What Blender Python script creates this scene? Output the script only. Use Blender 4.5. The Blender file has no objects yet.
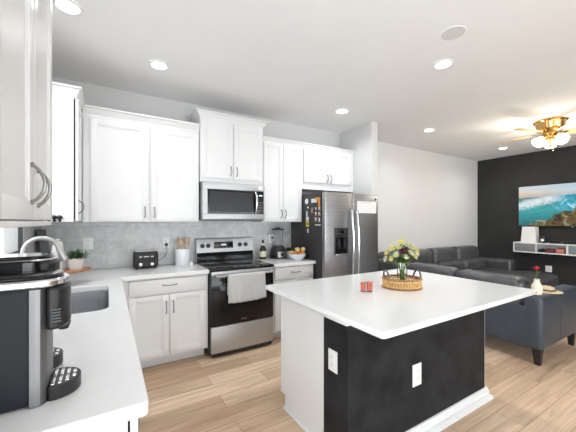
import bpy, bmesh, math, random
from mathutils import Matrix, Vector
random.seed(7)
PI = math.pi
C = bpy.context.scene.collection
SC = bpy.context.scene

# ------------------------------------------------------------------ camera, world, lights, exposure
cam_d = bpy.data.cameras.new('camera'); cam = bpy.data.objects.new('camera', cam_d); C.objects.link(cam)
cam.location = (0, 0, 1.40); cam.rotation_euler = (PI/2, 0, math.radians(-31.2))
cam_d.sensor_width = 36; cam_d.lens = 297.6/576*36; cam_d.shift_y = 5.7/576; cam_d.clip_start = 0.02
SC.camera = cam
SC.view_settings.view_transform = 'Standard'; SC.view_settings.look = 'None'
SC.view_settings.gamma = 1; SC.view_settings.use_curve_mapping = False
SC.view_settings.exposure = 0.28
w = bpy.data.worlds.new('daylight'); SC.world = w; w.use_nodes = True
w.node_tree.nodes['Background'].inputs[0].default_value = (0.93, 0.97, 1, 1)
w.node_tree.nodes['Background'].inputs[1].default_value = 1.6

def area(name, loc, rot, sx, sy, power, col=(1, 1, 1), shape='RECTANGLE', spread=PI):
    d = bpy.data.lights.new(name, 'AREA'); d.shape = shape; d.size = sx
    if shape in ('RECTANGLE', 'ELLIPSE'): d.size_y = sy
    d.energy = power; d.color = col; d.spread = spread
    o = bpy.data.objects.new(name, d); C.objects.link(o); o.location = loc; o.rotation_euler = rot
    return o
# lamps added for unseen windows, and daylight through the window over the sink
area('added_fill_rear', (2.9, -5.4, 1.3), (PI/2+0.85, 0, 0), 6.2, 2.3, 195, (0.86, 0.935, 1))  # added fill from behind the camera, tilted up to brighten the ceiling
area('daylight_sink_window', (-0.50, 2.26, 1.68), (PI/2, 0, -PI/2), 1.1, 0.95, 3.2, (0.92, 0.965, 1))
area('added_fill_side', (-0.50, -0.9, 1.15), (PI/2+0.45, 0, -PI/2), 2.0, 2.0, 64, (0.84, 0.925, 1))  # added fill for the left side of the island
CAN_POWER = 5.6
FAN_POWER = 10

# ------------------------------------------------------------------ materials
def new_mat(name):
    m = bpy.data.materials.new(name); m.use_nodes = True
    return m, m.node_tree.nodes, m.node_tree.links, m.node_tree.nodes['Principled BSDF']
def mat(name, col, rough=0.5, metal=0.0, var=0.0, vscale=8.0, bump=0.0, bscale=60.0, spec=None, trans=0, ior=None, emit=None, estr=0, coat=0, stretch=(1, 1, 1)):
    m, n, l, b = new_mat(name)
    b.inputs['Base Color'].default_value = (*col, 1); b.inputs['Roughness'].default_value = rough
    b.inputs['Metallic'].default_value = metal
    if spec is not None: b.inputs['Specular IOR Level'].default_value = spec
    if trans: b.inputs['Transmission Weight'].default_value = trans
    if ior: b.inputs['IOR'].default_value = ior
    if coat: b.inputs['Coat Weight'].default_value = coat; b.inputs['Coat Roughness'].default_value = 0.05
    if emit: b.inputs['Emission Color'].default_value = (*emit, 1); b.inputs['Emission Strength'].default_value = estr
    tc = n.new('ShaderNodeTexCoord'); mp = n.new('ShaderNodeMapping'); l.new(tc.outputs['Object'], mp.inputs[0])
    mp.inputs['Scale'].default_value = stretch
    if var:
        t = n.new('ShaderNodeTexNoise'); t.inputs['Scale'].default_value = vscale; t.inputs['Detail'].default_value = 4
        l.new(mp.outputs[0], t.inputs['Vector'])
        r = n.new('ShaderNodeValToRGB')
        r.color_ramp.elements[0].position = 0.3; r.color_ramp.elements[1].position = 0.7
        r.color_ramp.elements[0].color = (*[max(0, c*(1-var)) for c in col], 1)
        r.color_ramp.elements[1].color = (*[min(1, c*(1+var)) for c in col], 1)
        l.new(t.outputs['Fac'], r.inputs[0]); l.new(r.outputs[0], b.inputs['Base Color'])
    if bump:
        t = n.new('ShaderNodeTexNoise'); t.inputs['Scale'].default_value = bscale; t.inputs['Detail'].default_value = 3
        l.new(mp.outputs[0], t.inputs['Vector'])
        bp = n.new('ShaderNodeBump'); bp.inputs['Strength'].default_value = bump; bp.inputs['Distance'].default_value = 0.01
        l.new(t.outputs['Fac'], bp.inputs['Height']); l.new(bp.outputs[0], b.inputs['Normal'])
    return m

M_white = mat('white_cabinet_paint', (0.80, 0.80, 0.797), 0.38, var=0.01, vscale=3)
M_wall = mat('wall_paint', (0.66, 0.655, 0.645), 0.8, var=0.015, vscale=2, bump=0.05, bscale=150)
M_ceil = mat('ceiling_texture', (0.85, 0.85, 0.85), 0.9, var=0.012, vscale=3, bump=0.25, bscale=70)
M_blackwall = mat('black_wall_paint', (0.032, 0.032, 0.032), 0.75, var=0.12, vscale=4, bump=0.08, bscale=120, spec=0.3)
M_islandblack = mat('black_textured_panel', (0.016, 0.017, 0.019), 0.65, var=0.5, vscale=6, bump=0.25, bscale=35, spec=0.22)
M_quartz = mat('white_quartz', (0.82, 0.82, 0.815), 0.12, var=0.015, vscale=30, spec=0.5)
M_steel = mat('brushed_steel', (0.46, 0.455, 0.45), 0.36, 1.0, var=0.06, vscale=5, stretch=(0.5, 0.5, 40))
M_steel2 = mat('brushed_steel_horizontal', (0.52, 0.53, 0.54), 0.52, 1.0, var=0.08, vscale=4, stretch=(0.6, 0.6, 45))
M_fridge = mat('dark_brushed_steel', (0.37, 0.37, 0.375), 0.38, 1.0, var=0.10, vscale=3, stretch=(0.3, 0.3, 40))
M_nickel = mat('satin_nickel', (0.28, 0.275, 0.27), 0.3, 1.0)
M_chrome = mat('chrome', (0.75, 0.75, 0.76), 0.12, 1.0)
M_fridgeside = mat('charcoal_fridge_side', (0.035, 0.035, 0.037), 0.45)
M_blackgloss = mat('black_glass', (0.006, 0.006, 0.007), 0.08, spec=0.35)
M_mwglass = mat('smoked_oven_glass', (0.030, 0.030, 0.032), 0.22, spec=0.2)
M_ovenglass = mat('oven_window_glass', (0.008, 0.008, 0.009), 0.10, spec=0.25)
M_black = mat('black_plastic', (0.012, 0.012, 0.013), 0.35)
M_blackmat = mat('matte_black', (0.018, 0.018, 0.02), 0.6)
M_coffee = mat('dark_slate_plastic', (0.014, 0.017, 0.021), 0.5, spec=0.25)
M_coffeesteel = mat('satin_grey_steel', (0.25, 0.25, 0.255), 0.5, 1.0, var=0.1, vscale=4, stretch=(30, 30, 0.4))
M_plate = mat('white_switch_plate', (0.86, 0.86, 0.85), 0.35)
M_slot = mat('socket_slots', (0.25, 0.25, 0.25), 0.6)
M_paper = mat('white_paper', (0.85, 0.85, 0.84), 0.8)
M_ink = mat('grey_print', (0.35, 0.35, 0.37), 0.8)
M_ceramic = mat('white_ceramic', (0.82, 0.84, 0.86), 0.2)
M_cream = mat('cream_ceramic', (0.80, 0.73, 0.60), 0.45, var=0.05, vscale=20)
M_beige = mat('beige_glazed_pot', (0.72, 0.68, 0.63), 0.5, var=0.05, vscale=30)
M_wood = mat('spoon_wood', (0.70, 0.50, 0.30), 0.55, var=0.2, vscale=6, stretch=(8, 8, 1))
M_board = mat('warm_brown_board', (0.36, 0.17, 0.085), 0.5, var=0.3, vscale=5, stretch=(2, 12, 8))
M_wicker = mat('rattan', (0.72, 0.44, 0.17), 0.55, var=0.3, vscale=60)
M_wickerdark = mat('brown_wicker_rim', (0.36, 0.17, 0.06), 0.55, var=0.3, vscale=60)
M_leaf = mat('dark_green_leaf', (0.03, 0.075, 0.02), 0.5, var=0.4, vscale=40)
M_stem = mat('green_stem', (0.13, 0.22, 0.05), 0.5, var=0.3, vscale=30)
M_yellow = mat('yellow_petals', (0.80, 0.72, 0.22), 0.6, var=0.15, vscale=60)
M_pale = mat('pale_petals', (0.82, 0.80, 0.55), 0.6, var=0.1, vscale=60)
M_burg = mat('burgundy_petals', (0.13, 0.008, 0.035), 0.6, var=0.3, vscale=60)
M_red = mat('red_petals', (0.55, 0.012, 0.02), 0.5, var=0.3, vscale=60)
M_leather = mat('slate_leather', (0.070, 0.072, 0.078), 0.34, var=0.22, vscale=7, bump=0.25, bscale=25)
M_leather2 = mat('blue_grey_leather', (0.043, 0.054, 0.071), 0.42, var=0.10, vscale=5, bump=0.12, bscale=30)
M_brass = mat('polished_brass', (0.72, 0.46, 0.18), 0.20, 1.0, var=0.1, vscale=10)
M_blade = mat('honey_oak_blade', (0.55, 0.34, 0.13), 0.40, var=0.25, vscale=4, stretch=(2, 14, 1))
M_towel = mat('grey_dish_towel', (0.58, 0.58, 0.575), 0.95, var=0.12, vscale=120, bump=0.4, bscale=250)
M_orange = mat('orange_red_apple', (0.62, 0.24, 0.10), 0.3, var=0.4, vscale=14)
M_peach = mat('yellow_apple', (0.78, 0.52, 0.22), 0.3, var=0.25, vscale=14)
M_straw = mat('straw_hat', (0.62, 0.50, 0.33), 0.85, var=0.25, vscale=60)
M_clear = mat('clear_glass', (0.97, 0.98, 0.98), 0.03, trans=1.0, ior=1.12)
M_water = mat('vase_glass', (0.93, 0.97, 0.94), 0.03, trans=1.0, ior=1.2)
M_pane = mat('window_glass', (1, 1, 1), 0.0, trans=1.0, ior=1.02)
M_wax = mat('coral_wax', (0.78, 0.17, 0.10), 0.5, var=0.3, vscale=25)
M_frost = mat('frosted_lamp_glass', (0.95, 0.92, 0.85), 0.4, emit=(1, 0.93, 0.80), estr=7)
M_lamp = mat('lit_lamp_diffuser', (1, 1, 1), 0.4, emit=(1, 0.98, 0.95), estr=14)
M_display = mat('blue_white_digits', (0.3, 0.4, 0.5), 0.4, emit=(0.6, 0.8, 1), estr=0.5)
M_magY = mat('yellow_magnet', (0.80, 0.68, 0.06), 0.5)
M_magO = mat('orange_magnet', (0.75, 0.30, 0.05), 0.5)
M_magP = mat('pink_brown_magnet', (0.42, 0.27, 0.23), 0.5)
M_greylam = mat('grey_laminate', (0.22, 0.225, 0.235), 0.5, var=0.12, vscale=20)
M_tealbin = mat('teal_grey_bin', (0.20, 0.27, 0.29), 0.6)
M_pink = mat('salmon_book', (0.50, 0.20, 0.15), 0.6)
M_maroon = mat('maroon_cloth', (0.12, 0.025, 0.03), 0.7)
M_slate = mat('grey_slate', (0.12, 0.125, 0.14), 0.6, var=0.2, vscale=12)
M_label = mat('cream_bottle_label', (0.74, 0.70, 0.50), 0.6)
M_bottle = mat('dark_bottle_glass', (0.03, 0.035, 0.02), 0.08)
M_greytin = mat('pale_grey_ceramic', (0.60, 0.59, 0.57), 0.4)
M_shadowgap = mat('dark_gap_shade', (0.01, 0.01, 0.01), 0.8)  # black colour stands in for the shade in door gaps

def plane_coords(n, l, a, b):
    tc = n.new('ShaderNodeTexCoord'); s = n.new('ShaderNodeSeparateXYZ'); c = n.new('ShaderNodeCombineXYZ')
    l.new(tc.outputs['Object'], s.inputs[0])
    l.new(s.outputs[a], c.inputs[0]); l.new(s.outputs[b], c.inputs[1])
    return tc, c
def tile_mat(name, a, b):
    m, n, l, p = new_mat(name)
    tc, c = plane_coords(n, l, a, b)
    br = n.new('ShaderNodeTexBrick'); l.new(c.outputs[0], br.inputs['Vector'])
    br.inputs['Scale'].default_value = 1; br.inputs['Brick Width'].default_value = 0.46; br.inputs['Row Height'].default_value = 0.152
    br.inputs['Mortar Size'].default_value = 0.0022; br.inputs['Mortar Smooth'].default_value = 0.3
    br.inputs['Color1'].default_value = (0.55, 0.55, 0.545, 1); br.inputs['Color2'].default_value = (0.65, 0.65, 0.645, 1)
    br.inputs['Mortar'].default_value = (0.70, 0.70, 0.69, 1)
    t = n.new('ShaderNodeTexNoise'); t.inputs['Scale'].default_value = 7; t.inputs['Detail'].default_value = 8; t.inputs['Distortion'].default_value = 1.5
    l.new(tc.outputs['Object'], t.inputs['Vector'])
    r = n.new('ShaderNodeValToRGB'); r.color_ramp.elements[0].position = 0.3; r.color_ramp.elements[1].position = 0.75
    r.color_ramp.elements[0].color = (0.80, 0.80, 0.80, 1); r.color_ramp.elements[1].color = (1.12, 1.12, 1.12, 1)
    l.new(t.outputs['Fac'], r.inputs[0])
    mx = n.new('ShaderNodeMix'); mx.data_type = 'RGBA'; mx.blend_type = 'MULTIPLY'; mx.inputs[0].default_value = 1
    l.new(br.outputs['Color'], mx.inputs[6]); l.new(r.outputs[0], mx.inputs[7]); l.new(mx.outputs[2], p.inputs['Base Color'])
    p.inputs['Roughness'].default_value = 0.28
    return m
M_tileB = tile_mat('grey_marble_tile_back', 0, 2)
M_tileL = tile_mat('grey_marble_tile_left', 1, 2)

def floor_mat():
    m, n, l, p = new_mat('light_oak_planks')
    tc, c = plane_coords(n, l, 0, 1)
    br = n.new('ShaderNodeTexBrick'); l.new(c.outputs[0], br.inputs['Vector'])
    br.offset = 0.37; br.offset_frequency = 2
    br.inputs['Scale'].default_value = 1; br.inputs['Brick Width'].default_value = 1.22; br.inputs['Row Height'].default_value = 0.18
    br.inputs['Mortar Size'].default_value = 0.0018; br.inputs['Mortar Smooth'].default_value = 0.2
    br.inputs['Color1'].default_value = (0.60, 0.42, 0.275, 1); br.inputs['Color2'].default_value = (0.86, 0.66, 0.475, 1)
    br.inputs['Mortar'].default_value = (0.30, 0.19, 0.11, 1)
    mp = n.new('ShaderNodeMapping'); mp.inputs['Scale'].default_value = (0.9, 13, 1); l.new(tc.outputs['Object'], mp.inputs[0])
    # shift the grain per plank
    ad = n.new('ShaderNodeVectorMath'); ad.operation = 'ADD'
    sc = n.new('ShaderNodeVectorMath'); sc.operation = 'SCALE'; sc.inputs['Scale'].default_value = 37
    l.new(br.outputs['Color'], sc.inputs[0]); l.new(mp.outputs[0], ad.inputs[0]); l.new(sc.outputs[0], ad.inputs[1])
    t = n.new('ShaderNodeTexNoise'); t.inputs['Scale'].default_value = 1.6; t.inputs['Detail'].default_value = 7; t.inputs['Roughness'].default_value = 0.6; t.inputs['Distortion'].default_value = 0.8
    l.new(ad.outputs[0], t.inputs['Vector'])
    r = n.new('ShaderNodeValToRGB'); r.color_ramp.elements[0].position = 0.32; r.color_ramp.elements[1].position = 0.68
    r.color_ramp.elements[0].color = (0.70, 0.66, 0.62, 1); r.color_ramp.elements[1].color = (1.10, 1.10, 1.10, 1)
    l.new(t.outputs['Fac'], r.inputs[0])
    mx = n.new('ShaderNodeMix'); mx.data_type = 'RGBA'; mx.blend_type = 'MULTIPLY'; mx.inputs[0].default_value = 1
    l.new(br.outputs['Color'], mx.inputs[6]); l.new(r.outputs[0], mx.inputs[7]); l.new(mx.outputs[2], p.inputs['Base Color'])
    p.inputs['Roughness'].default_value = 0.42
    return m
M_floor = floor_mat()

# ------------------------------------------------------------------ mesh builder
class MB:
    def __init__(s, M=None): s.bm = bmesh.new(); s.M = M or Matrix()
    def box(s, x0, x1, y0, y1, z0, z1, b=0, seg=2):
        T = s.M @ Matrix.Translation(((x0+x1)/2, (y0+y1)/2, (z0+z1)/2)) @ Matrix.Diagonal((abs(x1-x0), abs(y1-y0), abs(z1-z0), 1))
        r = bmesh.ops.create_cube(s.bm, size=1, matrix=T)
        if b:
            es = list({e for v in r['verts'] for e in v.link_edges})
            bmesh.ops.bevel(s.bm, geom=es, offset=b, segments=seg, profile=0.5, affect='EDGES', clamp_overlap=True)
        return s
    def quadring(s, rings, closed_ring=True, cap0=True, cap1=True, loop=False):
        vs = [[s.bm.verts.new(s.M @ Vector(p)) for p in ring] for ring in rings]
        n = len(vs[0]); R = len(vs)
        for i in range(R if loop else R-1):
            a, b = vs[i], vs[(i+1) % R]
            for j in range(n if closed_ring else n-1):
                k = (j+1) % n
                try: s.bm.faces.new((a[j], a[k], b[k], b[j]))
                except ValueError: pass
        if not loop:
            if cap0: s.bm.faces.new(list(reversed(vs[0])))
            if cap1: s.bm.faces.new(vs[-1])
        return s
    def lathe(s, prof, c=(0, 0, 0), n=24, cap0=True, cap1=True):
        return s.quadring([[(c[0]+r*math.cos(2*PI*k/n), c[1]+r*math.sin(2*PI*k/n), c[2]+z) for k in range(n)] for r, z in prof], cap0=cap0, cap1=cap1)
    def cyl(s, p0, p1, r0, r1=None, n=20):
        r1 = r0 if r1 is None else r1
        return s.tube([p0, p1], [r0, r1], n)
    def tube(s, pts, r, n=8, loop=False):
        pts = [Vector(p) for p in pts]; N = len(pts)
        rs = r if isinstance(r, (list, tuple)) else [r]*N
        rings = []; up = None
        for i, p in enumerate(pts):
            a = pts[(i-1) % N] if (i > 0 or loop) else p; b = pts[(i+1) % N] if (i < N-1 or loop) else p
            t = (b-a).normalized()
            if up is None:
                up = Vector((0, 0, 1)) if abs(t.z) < 0.9 else Vector((1, 0, 0))
            x = up.cross(t)
            if x.length < 1e-5: x = Vector((1, 0, 0)).cross(t)
            x.normalize(); y = t.cross(x); up = y
            rings.append([p + rs[i]*(math.cos(2*PI*k/n)*x + math.sin(2*PI*k/n)*y) for k in range(n)])
        return s.quadring(rings, loop=loop)
    def sph(s, c, r, n=16, m=10, e=1.0):
        if not isinstance(r, (list, tuple)): r = (r, r, r)
        f = lambda v: math.copysign(abs(v)**e, v)
        rings = []
        for i in range(m+1):
            a = -PI/2 + PI*(i+0.02 if i == 0 else i-0.02 if i == m else i)/m
            rings.append([(c[0]+r[0]*f(math.cos(a))*f(math.cos(2*PI*k/n)), c[1]+r[1]*f(math.cos(a))*f(math.sin(2*PI*k/n)), c[2]+r[2]*f(math.sin(a))) for k in range(n)])
        return s.quadring(rings)
    def prism(s, outer, holes, z0, z1):
        es = []
        for lp in [outer]+list(holes):
            vs = [s.bm.verts.new((x, y, z1)) for x, y in lp]
            es += [s.bm.edges.new((vs[i], vs[(i+1) % len(vs)])) for i in range(len(vs))]
        r = bmesh.ops.triangle_fill(s.bm, edges=es, use_beauty=True, use_dissolve=True)
        fs = [g for g in r['geom'] if isinstance(g, bmesh.types.BMFace)]
        ex = bmesh.ops.extrude_face_region(s.bm, geom=fs)
        top = [g for g in ex['geom'] if isinstance(g, bmesh.types.BMVert)]
        for v in top: v.co.z = z0
        if s.M != Matrix():
            allv = {v for e in es for v in e.verts} | set(top)
            for v in allv: v.co = s.M @ v.co
        return s
    def blade(s, base, tip, wid, bend=0.0, n=5, thick=0.0012):
        b, t = Vector(base), Vector(tip); d = (t-b); side = d.cross(Vector((0, 0, 1)))
        if side.length < 1e-5: side = Vector((1, 0, 0))
        side.normalize(); nn = side.cross(d).normalized()
        rings = []
        for i in range(n+1):
            q = i/n; p = b + d*q + nn*bend*math.sin(PI*q)
            ww = wid*(0.35+0.65*math.sin(PI*min(1, q*0.9+0.08)))*(1 if q < 0.99 else 0.15)
            rings.append([p-side*ww, p+nn*thick, p+side*ww, p-nn*thick])
        return s.quadring(rings)
    def build(s, name, m, parent=None, local=False, at=None, bev=0, smooth=True, angle=38, props=None):
        bm = s.bm
        bmesh.ops.recalc_face_normals(bm, faces=bm.faces)
        off = Vector((0, 0, 0))
        if parent is not None and not local: off = Vector(ROOT.get(parent.name, (0, 0, 0)))
        if parent is None:
            if at is None:
                xs = [v.co for v in bm.verts]
                at = ((min(v.x for v in xs)+max(v.x for v in xs))/2, (min(v.y for v in xs)+max(v.y for v in xs))/2, min(v.z for v in xs))
            off = Vector(at)
        if off.length:
            for v in bm.verts: v.co -= off
        for f in bm.faces: f.smooth = smooth
        for e in bm.edges:
            if len(e.link_faces) == 2 and e.calc_face_angle(0) > math.radians(angle): e.smooth = False
        me = bpy.data.meshes.new(name); bm.to_mesh(me); bm.free(); me.materials.append(m)
        o = bpy.data.objects.new(name, me); C.objects.link(o)
        if parent is not None: o.parent = parent; ROOT[o.name] = ROOT.get(parent.name, (0, 0, 0)) if not local else ROOT.get(parent.name, (0, 0, 0))
        else: o.location = off; ROOT[o.name] = tuple(off)
        if bev:
            md = o.modifiers.new('Bevel', 'BEVEL'); md.width = bev; md.segments = 2; md.limit_method = 'ANGLE'; md.angle_limit = math.radians(40)
        return o
ROOT = {}
def thing(name, label, cat, loc=(0, 0, 0), rz=0, group=None):
    o = bpy.data.objects.new(name, None); C.objects.link(o); o.empty_display_size = 0.1
    o.location = loc; o.rotation_euler = (0, 0, rz); ROOT[o.name] = tuple(loc)
    o['label'] = label; o['category'] = cat
    if group: o['group'] = group
    return o
def tag(o, label, cat, group=None, kind=None):
    o['label'] = label; o['category'] = cat
    if group: o['group'] = group
    if kind: o['kind'] = kind
    return o
def struct(o, label, cat):
    o['kind'] = 'structure'; o['label'] = label; o['category'] = cat; return o
def dup(root, loc, rz=None, label=None, group=None):
    r = root.copy(); C.objects.link(r); r.location = loc
    if rz is not None: r.rotation_euler = (0, 0, rz)
    if label: r['label'] = label
    if group: r['group'] = group
    for ch in list(root.children):
        c = ch.copy(); C.objects.link(c); c.parent = r
        for g in list(ch.children):
            d = g.copy(); C.objects.link(d); d.parent = c
    return r
def face(origin, facing):
    """frame with x along the face, y up, z out of it"""
    ox = Vector(origin)
    U, W = {'-Y': ((1, 0, 0), (0, -1, 0)), '+X': ((0, 1, 0), (1, 0, 0)), '-X': ((0, -1, 0), (-1, 0, 0)), '+Y': ((-1, 0, 0), (0, 1, 0))}[facing]
    U, W, V = Vector(U), Vector(W), Vector((0, 0, 1))
    return Matrix(((U.x, V.x, W.x, ox.x), (U.y, V.y, W.y, ox.y), (U.z, V.z, W.z, ox.z), (0, 0, 0, 1)))
def rrect(x0, x1, y0, y1, r, n=6):
    pts = []
    for cx, cy, a0 in ((x1-r, y0+r, -PI/2), (x1-r, y1-r, 0), (x0+r, y1-r, PI/2), (x0+r, y0+r, PI)):
        for i in range(n+1):
            a = a0 + PI/2*i/n; pts.append((cx+r*math.cos(a), cy+r*math.sin(a)))
    return pts
def pull(F, x, y, length, vertical, parent, reach=0.03):
    m = MB(F); pts = []
    for i in range(13):
        q = i/12; s = (q-0.5)*length; h = 0.004 + reach*math.sin(PI*q)**0.7
        pts.append((x, y+s, h) if vertical else (x+s, y, h))
    rr = [0.0055]+[0.0048]*11+[0.0055]
    m.tube(pts, rr, 8)
    for i in (0, 12):
        p = pts[i]; m.cyl((p[0], p[1], -0.001), (p[0], p[1], 0.008), 0.0075, n=10)
    return m.build('handle', M_nickel, parent)
def shaker(F, x0, x1, y0, y1, parent, name='door', rail=0.058, t=0.02, slab=False, handle=None):
    m = MB(F)
    if slab:
        m.box(x0, x1, y0, y1, 0, t, 0.003)
    else:
        m.box(x0, x0+rail, y0, y1, 0, t, 0.002); m.box(x1-rail, x1, y0, y1, 0, t, 0.002)
        m.box(x0+rail, x1-rail, y0, y0+rail, 0, t, 0.002); m.box(x0+rail, x1-rail, y1-rail, y1, 0, t, 0.002)
        m.box(x0+rail-0.004, x1-rail+0.004, y0+rail-0.004, y1-rail+0.004, 0.001, t-0.009)
        e = 0.010   # stepped inner bead
        for a0, a1, b0, b1 in ((x0+rail, x0+rail+e, y0+rail, y1-rail), (x1-rail-e, x1-rail, y0+rail, y1-rail), (x0+rail+e, x1-rail-e, y0+rail, y0+rail+e), (x0+rail+e, x1-rail-e, y1-rail-e, y1-rail)):
            m.box(a0, a1, b0, b1, 0.002, t-0.005)
    d = m.build(name, M_white, parent)
    if handle:
        Fh = F @ Matrix.Translation((0, 0, t)); pull(Fh, *handle, parent=d)
    return d
def crown(poly, z0, z1, out, parent, name='crown_molding'):
    """poly: open path of (x,y) along the cabinet top, outside on the right-hand side when walking"""
    prof = [(0.0, 0.0), (0.008, 0.0), (0.010, 0.25), (0.35, 0.45), (0.62, 0.82), (0.95, 0.86), (1.0, 1.0), (0.0, 1.0)]
    pts = [Vector((x, y)) for x, y in poly]; dirs = [(pts[i+1]-pts[i]).normalized() for i in range(len(pts)-1)]
    rings = []
    for i, p in enumerate(pts):
        n0 = Vector((dirs[max(0, i-1)].y, -dirs[max(0, i-1)].x)); n1 = Vector((dirs[min(i, len(dirs)-1)].y, -dirs[min(i, len(dirs)-1)].x))
        nb = (n0+n1); nb = nb/ (nb.length**2) * 2 if nb.length else n0
        rings.append([(p.x+nb.x*o*out if o > 0.02 else p.x+nb.x*o*0.3, p.y+nb.y*o*out if o > 0.02 else p.y+nb.y*o*0.3, z0+(z1-z0)*h) for o, h in prof])
    m = MB(); m.quadring(rings); return m.build(name, M_white, parent, angle=25)

# ------------------------------------------------------------------ room shell
WY, LX, RX, BY, CZ = 3.62, -0.54, 7.32, -5.6, 2.80
struct(MB().box(LX-0.1, RX+0.1, BY-0.1, WY+0.1, -0.08, 0).build('floor', M_floor, at=(0, 0, 0)), 'light oak plank floor', 'floor')
struct(MB().box(LX-0.1, RX+0.1, BY-0.1, WY+0.1, CZ, CZ+0.08).build('ceiling', M_ceil), 'textured white ceiling', 'ceiling')
struct(MB().box(LX-0.1, RX+0.1, WY, WY+0.1, 0, CZ).build('wall_back', M_wall), 'pale grey back wall behind the cabinets and the sofa', 'wall')
m = MB(); wy0, wy1, wz0, wz1 = 1.66, 2.885, 1.16, 2.25
m.box(LX-0.1, LX, BY, -2.0, 0, CZ).box(LX-0.1, LX, -2.0, 0.2, 2.3, CZ).box(LX-0.1, LX, 0.2, wy0, 0, CZ).box(LX-0.1, LX, wy1, WY, 0, CZ).box(LX-0.1, LX, wy0, wy1, 0, wz0).box(LX-0.1, LX, wy0, wy1, wz1, CZ)
struct(m.build('wall_left', M_wall), 'pale grey wall with the sink window', 'wall')
struct(MB().box(RX, RX+0.1, BY, WY, 0, CZ).build('wall_right', M_blackwall), 'black accent wall behind the television', 'wall')
m = MB(); m.box(LX, RX, BY-0.1, BY, 2.5, CZ).box(LX, -0.2, BY-0.1, BY, 0, 2.5).box(6.0, RX, BY-0.1, BY, 0, 2.5)
struct(m.build('wall_front', M_wall), 'pale grey wall with openings for the added tall windows', 'wall')
struct(MB().box(3.15, 3.27, 2.95, WY, 0, CZ).build('wall_wing', M_wall), 'short wing wall beside the refrigerator', 'wall')
def window(name, F, w_, h_, mullions, m_frame, label, e=0.05):
    t = MB(F)
    t.box(0, w_, 0, e, -0.022, 0.0).box(0, w_, h_-e, h_, -0.022, 0.0).box(0, e, e, h_-e, -0.022, 0.0).box(w_-e, w_, e, h_-e, -0.022, 0.0)
    for x in mullions: t.box(x-0.025, x+0.025, e, h_-e, -0.020, -0.002)
    fr = struct(t.build(name, m_frame), label, 'window')
    MB(F).box(e, w_-e, e, h_-e, -0.014, -0.010).build('window_pane', M_pane, fr)
    return fr
M_vinyl = mat('dark_window_frame', (0.06, 0.062, 0.068), 0.5)
wf = window('window_1', face((LX+0.005, wy0+0.002, wz0+0.002), '+X'), wy1-wy0-0.004, wz1-wz0-0.004, [0.6], M_vinyl, 'bright window over the sink with dark frame', 0.03)
window('window_added_rear', face((5.998, BY-0.01, 0.002), '+Y'), 6.196, 2.496, [1.55, 3.1, 4.65], M_plate, 'unseen tall glazed doors added behind the viewer for fill light')  # unseen opening added to go with the rear fill lamp
window('window_added_side', face((LX+0.005, -1.998, 0.002), '+X'), 2.196, 2.296, [1.1], M_plate, 'unseen tall glazed door added on the left for side light')  # unseen opening added to go with the side fill lamp
struct(MB().box(LX+0.001, LX+0.05, wy0-0.04, wy1+0.03, wz0-0.03, wz0-0.002, 0.004).build('trim_1', M_plate), 'white sill of the sink window', 'trim')
struct(MB().box(LX+0.001, 2.215, WY-0.010, WY-0.001, 0.92, 1.42).build('backsplash_back', M_tileB, at=(0, 0, 0)), 'grey marble tile backsplash on the back wall', 'backsplash')
m = MB(); m.box(LX+0.001, LX+0.010, wy1+0.001, WY-0.011, 0.92, 1.42).box(LX+0.001, LX+0.010, 0.5, wy0-0.041, 0.92, 1.42).box(LX+0.001, LX+0.010, wy0-0.041, wy1+0.001, 0.92, wz0-0.032)
struct(m.build('backsplash_left', M_tileL, at=(0, 0, 0)), 'grey marble tile backsplash by the window', 'backsplash')
struct(MB().box(3.275, 7.31, WY-0.015, WY-0.001, 0.001, 0.13, 0.003).build('baseboard_back', M_white), 'white baseboard behind the sofa', 'baseboard')

# ------------------------------------------------------------------ upper cabinets
UF = 3.29
# near left upper cabinet on the left wall
t = thing('upper_cabinet', 'tall white upper cabinet at the left edge, nearest the viewer, with two curved handles', 'cabinet', (-0.38, 1.22, 1.39), group='white wall cabinets')
MB().box(LX+0.001, -0.224, 0.84, 1.606, 1.402, 2.40).build('body', M_white, t)
MB().box(LX+0.001, -0.205, 0.842, 1.604, 1.385, 1.402, 0.002).build('light_rail', M_white, t)
F = face((-0.222, 0.84, 1.40), '+X')
shaker(F, 0.004, 0.393, 0.006, 0.985, t, handle=(0.350, 0.118, 0.115, True))
shaker(F, 0.399, 0.762, 0.006, 0.985, t, handle=(0.445, 0.112, 0.115, True))
crown([(LX+0.002, 1.606), (-0.224, 1.606), (-0.224, 0.84)][::1], 2.385, 2.47, 0.07, t)
# corner cabinet past the window
t = thing('upper_cabinet', 'white corner upper cabinet past the window, bright side panel towards the viewer', 'cabinet', (-0.38, 3.25, 1.39), group='white wall cabinets')
MB().box(LX+0.001, -0.232, 2.90, WY-0.012, 1.398, 2.40).build('body', M_white, t)
MB().box(-0.2315, -0.222, 2.90, 3.27, 1.42, 2.375).build('door_gap_shade', M_shadowgap, t)['label'] = 'black strip painted as the shade in the door gap'  # gap shade put in as a black strip
F = face((-0.221, 2.90, 1.40), '+X')
shaker(F, 0.002, 0.365, 0.004, 0.98, t, handle=(0.040, 0.12, 0.10, True))
crown([(LX+0.002, 2.90), (-0.215, 2.90), (-0.215, 3.255)], 2.385, 2.465, 0.04, t)
# two-door cabinet between corner and microwave
t = thing('upper_cabinet', 'wide white two-door upper cabinet above the toaster', 'cabinet', (0.35, 3.45, 1.39), group='white wall cabinets')
MB().box(-0.198, 0.858, UF+0.021, WY-0.012, 1.397, 2.40).build('body', M_white, t)
F = face((0, UF+0.02, 1.40), '-Y')
shaker(F, -0.137, 0.352, 0.004, 0.96, t, handle=(0.318, 0.095, 0.10, True))
shaker(F, 0.372, 0.852, 0.004, 0.96, t, handle=(0.406, 0.095, 0.10, True))
crown([(-0.198, UF+0.02), (0.858, UF+0.02)], 2.375, 2.462, 0.05, t)
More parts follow.
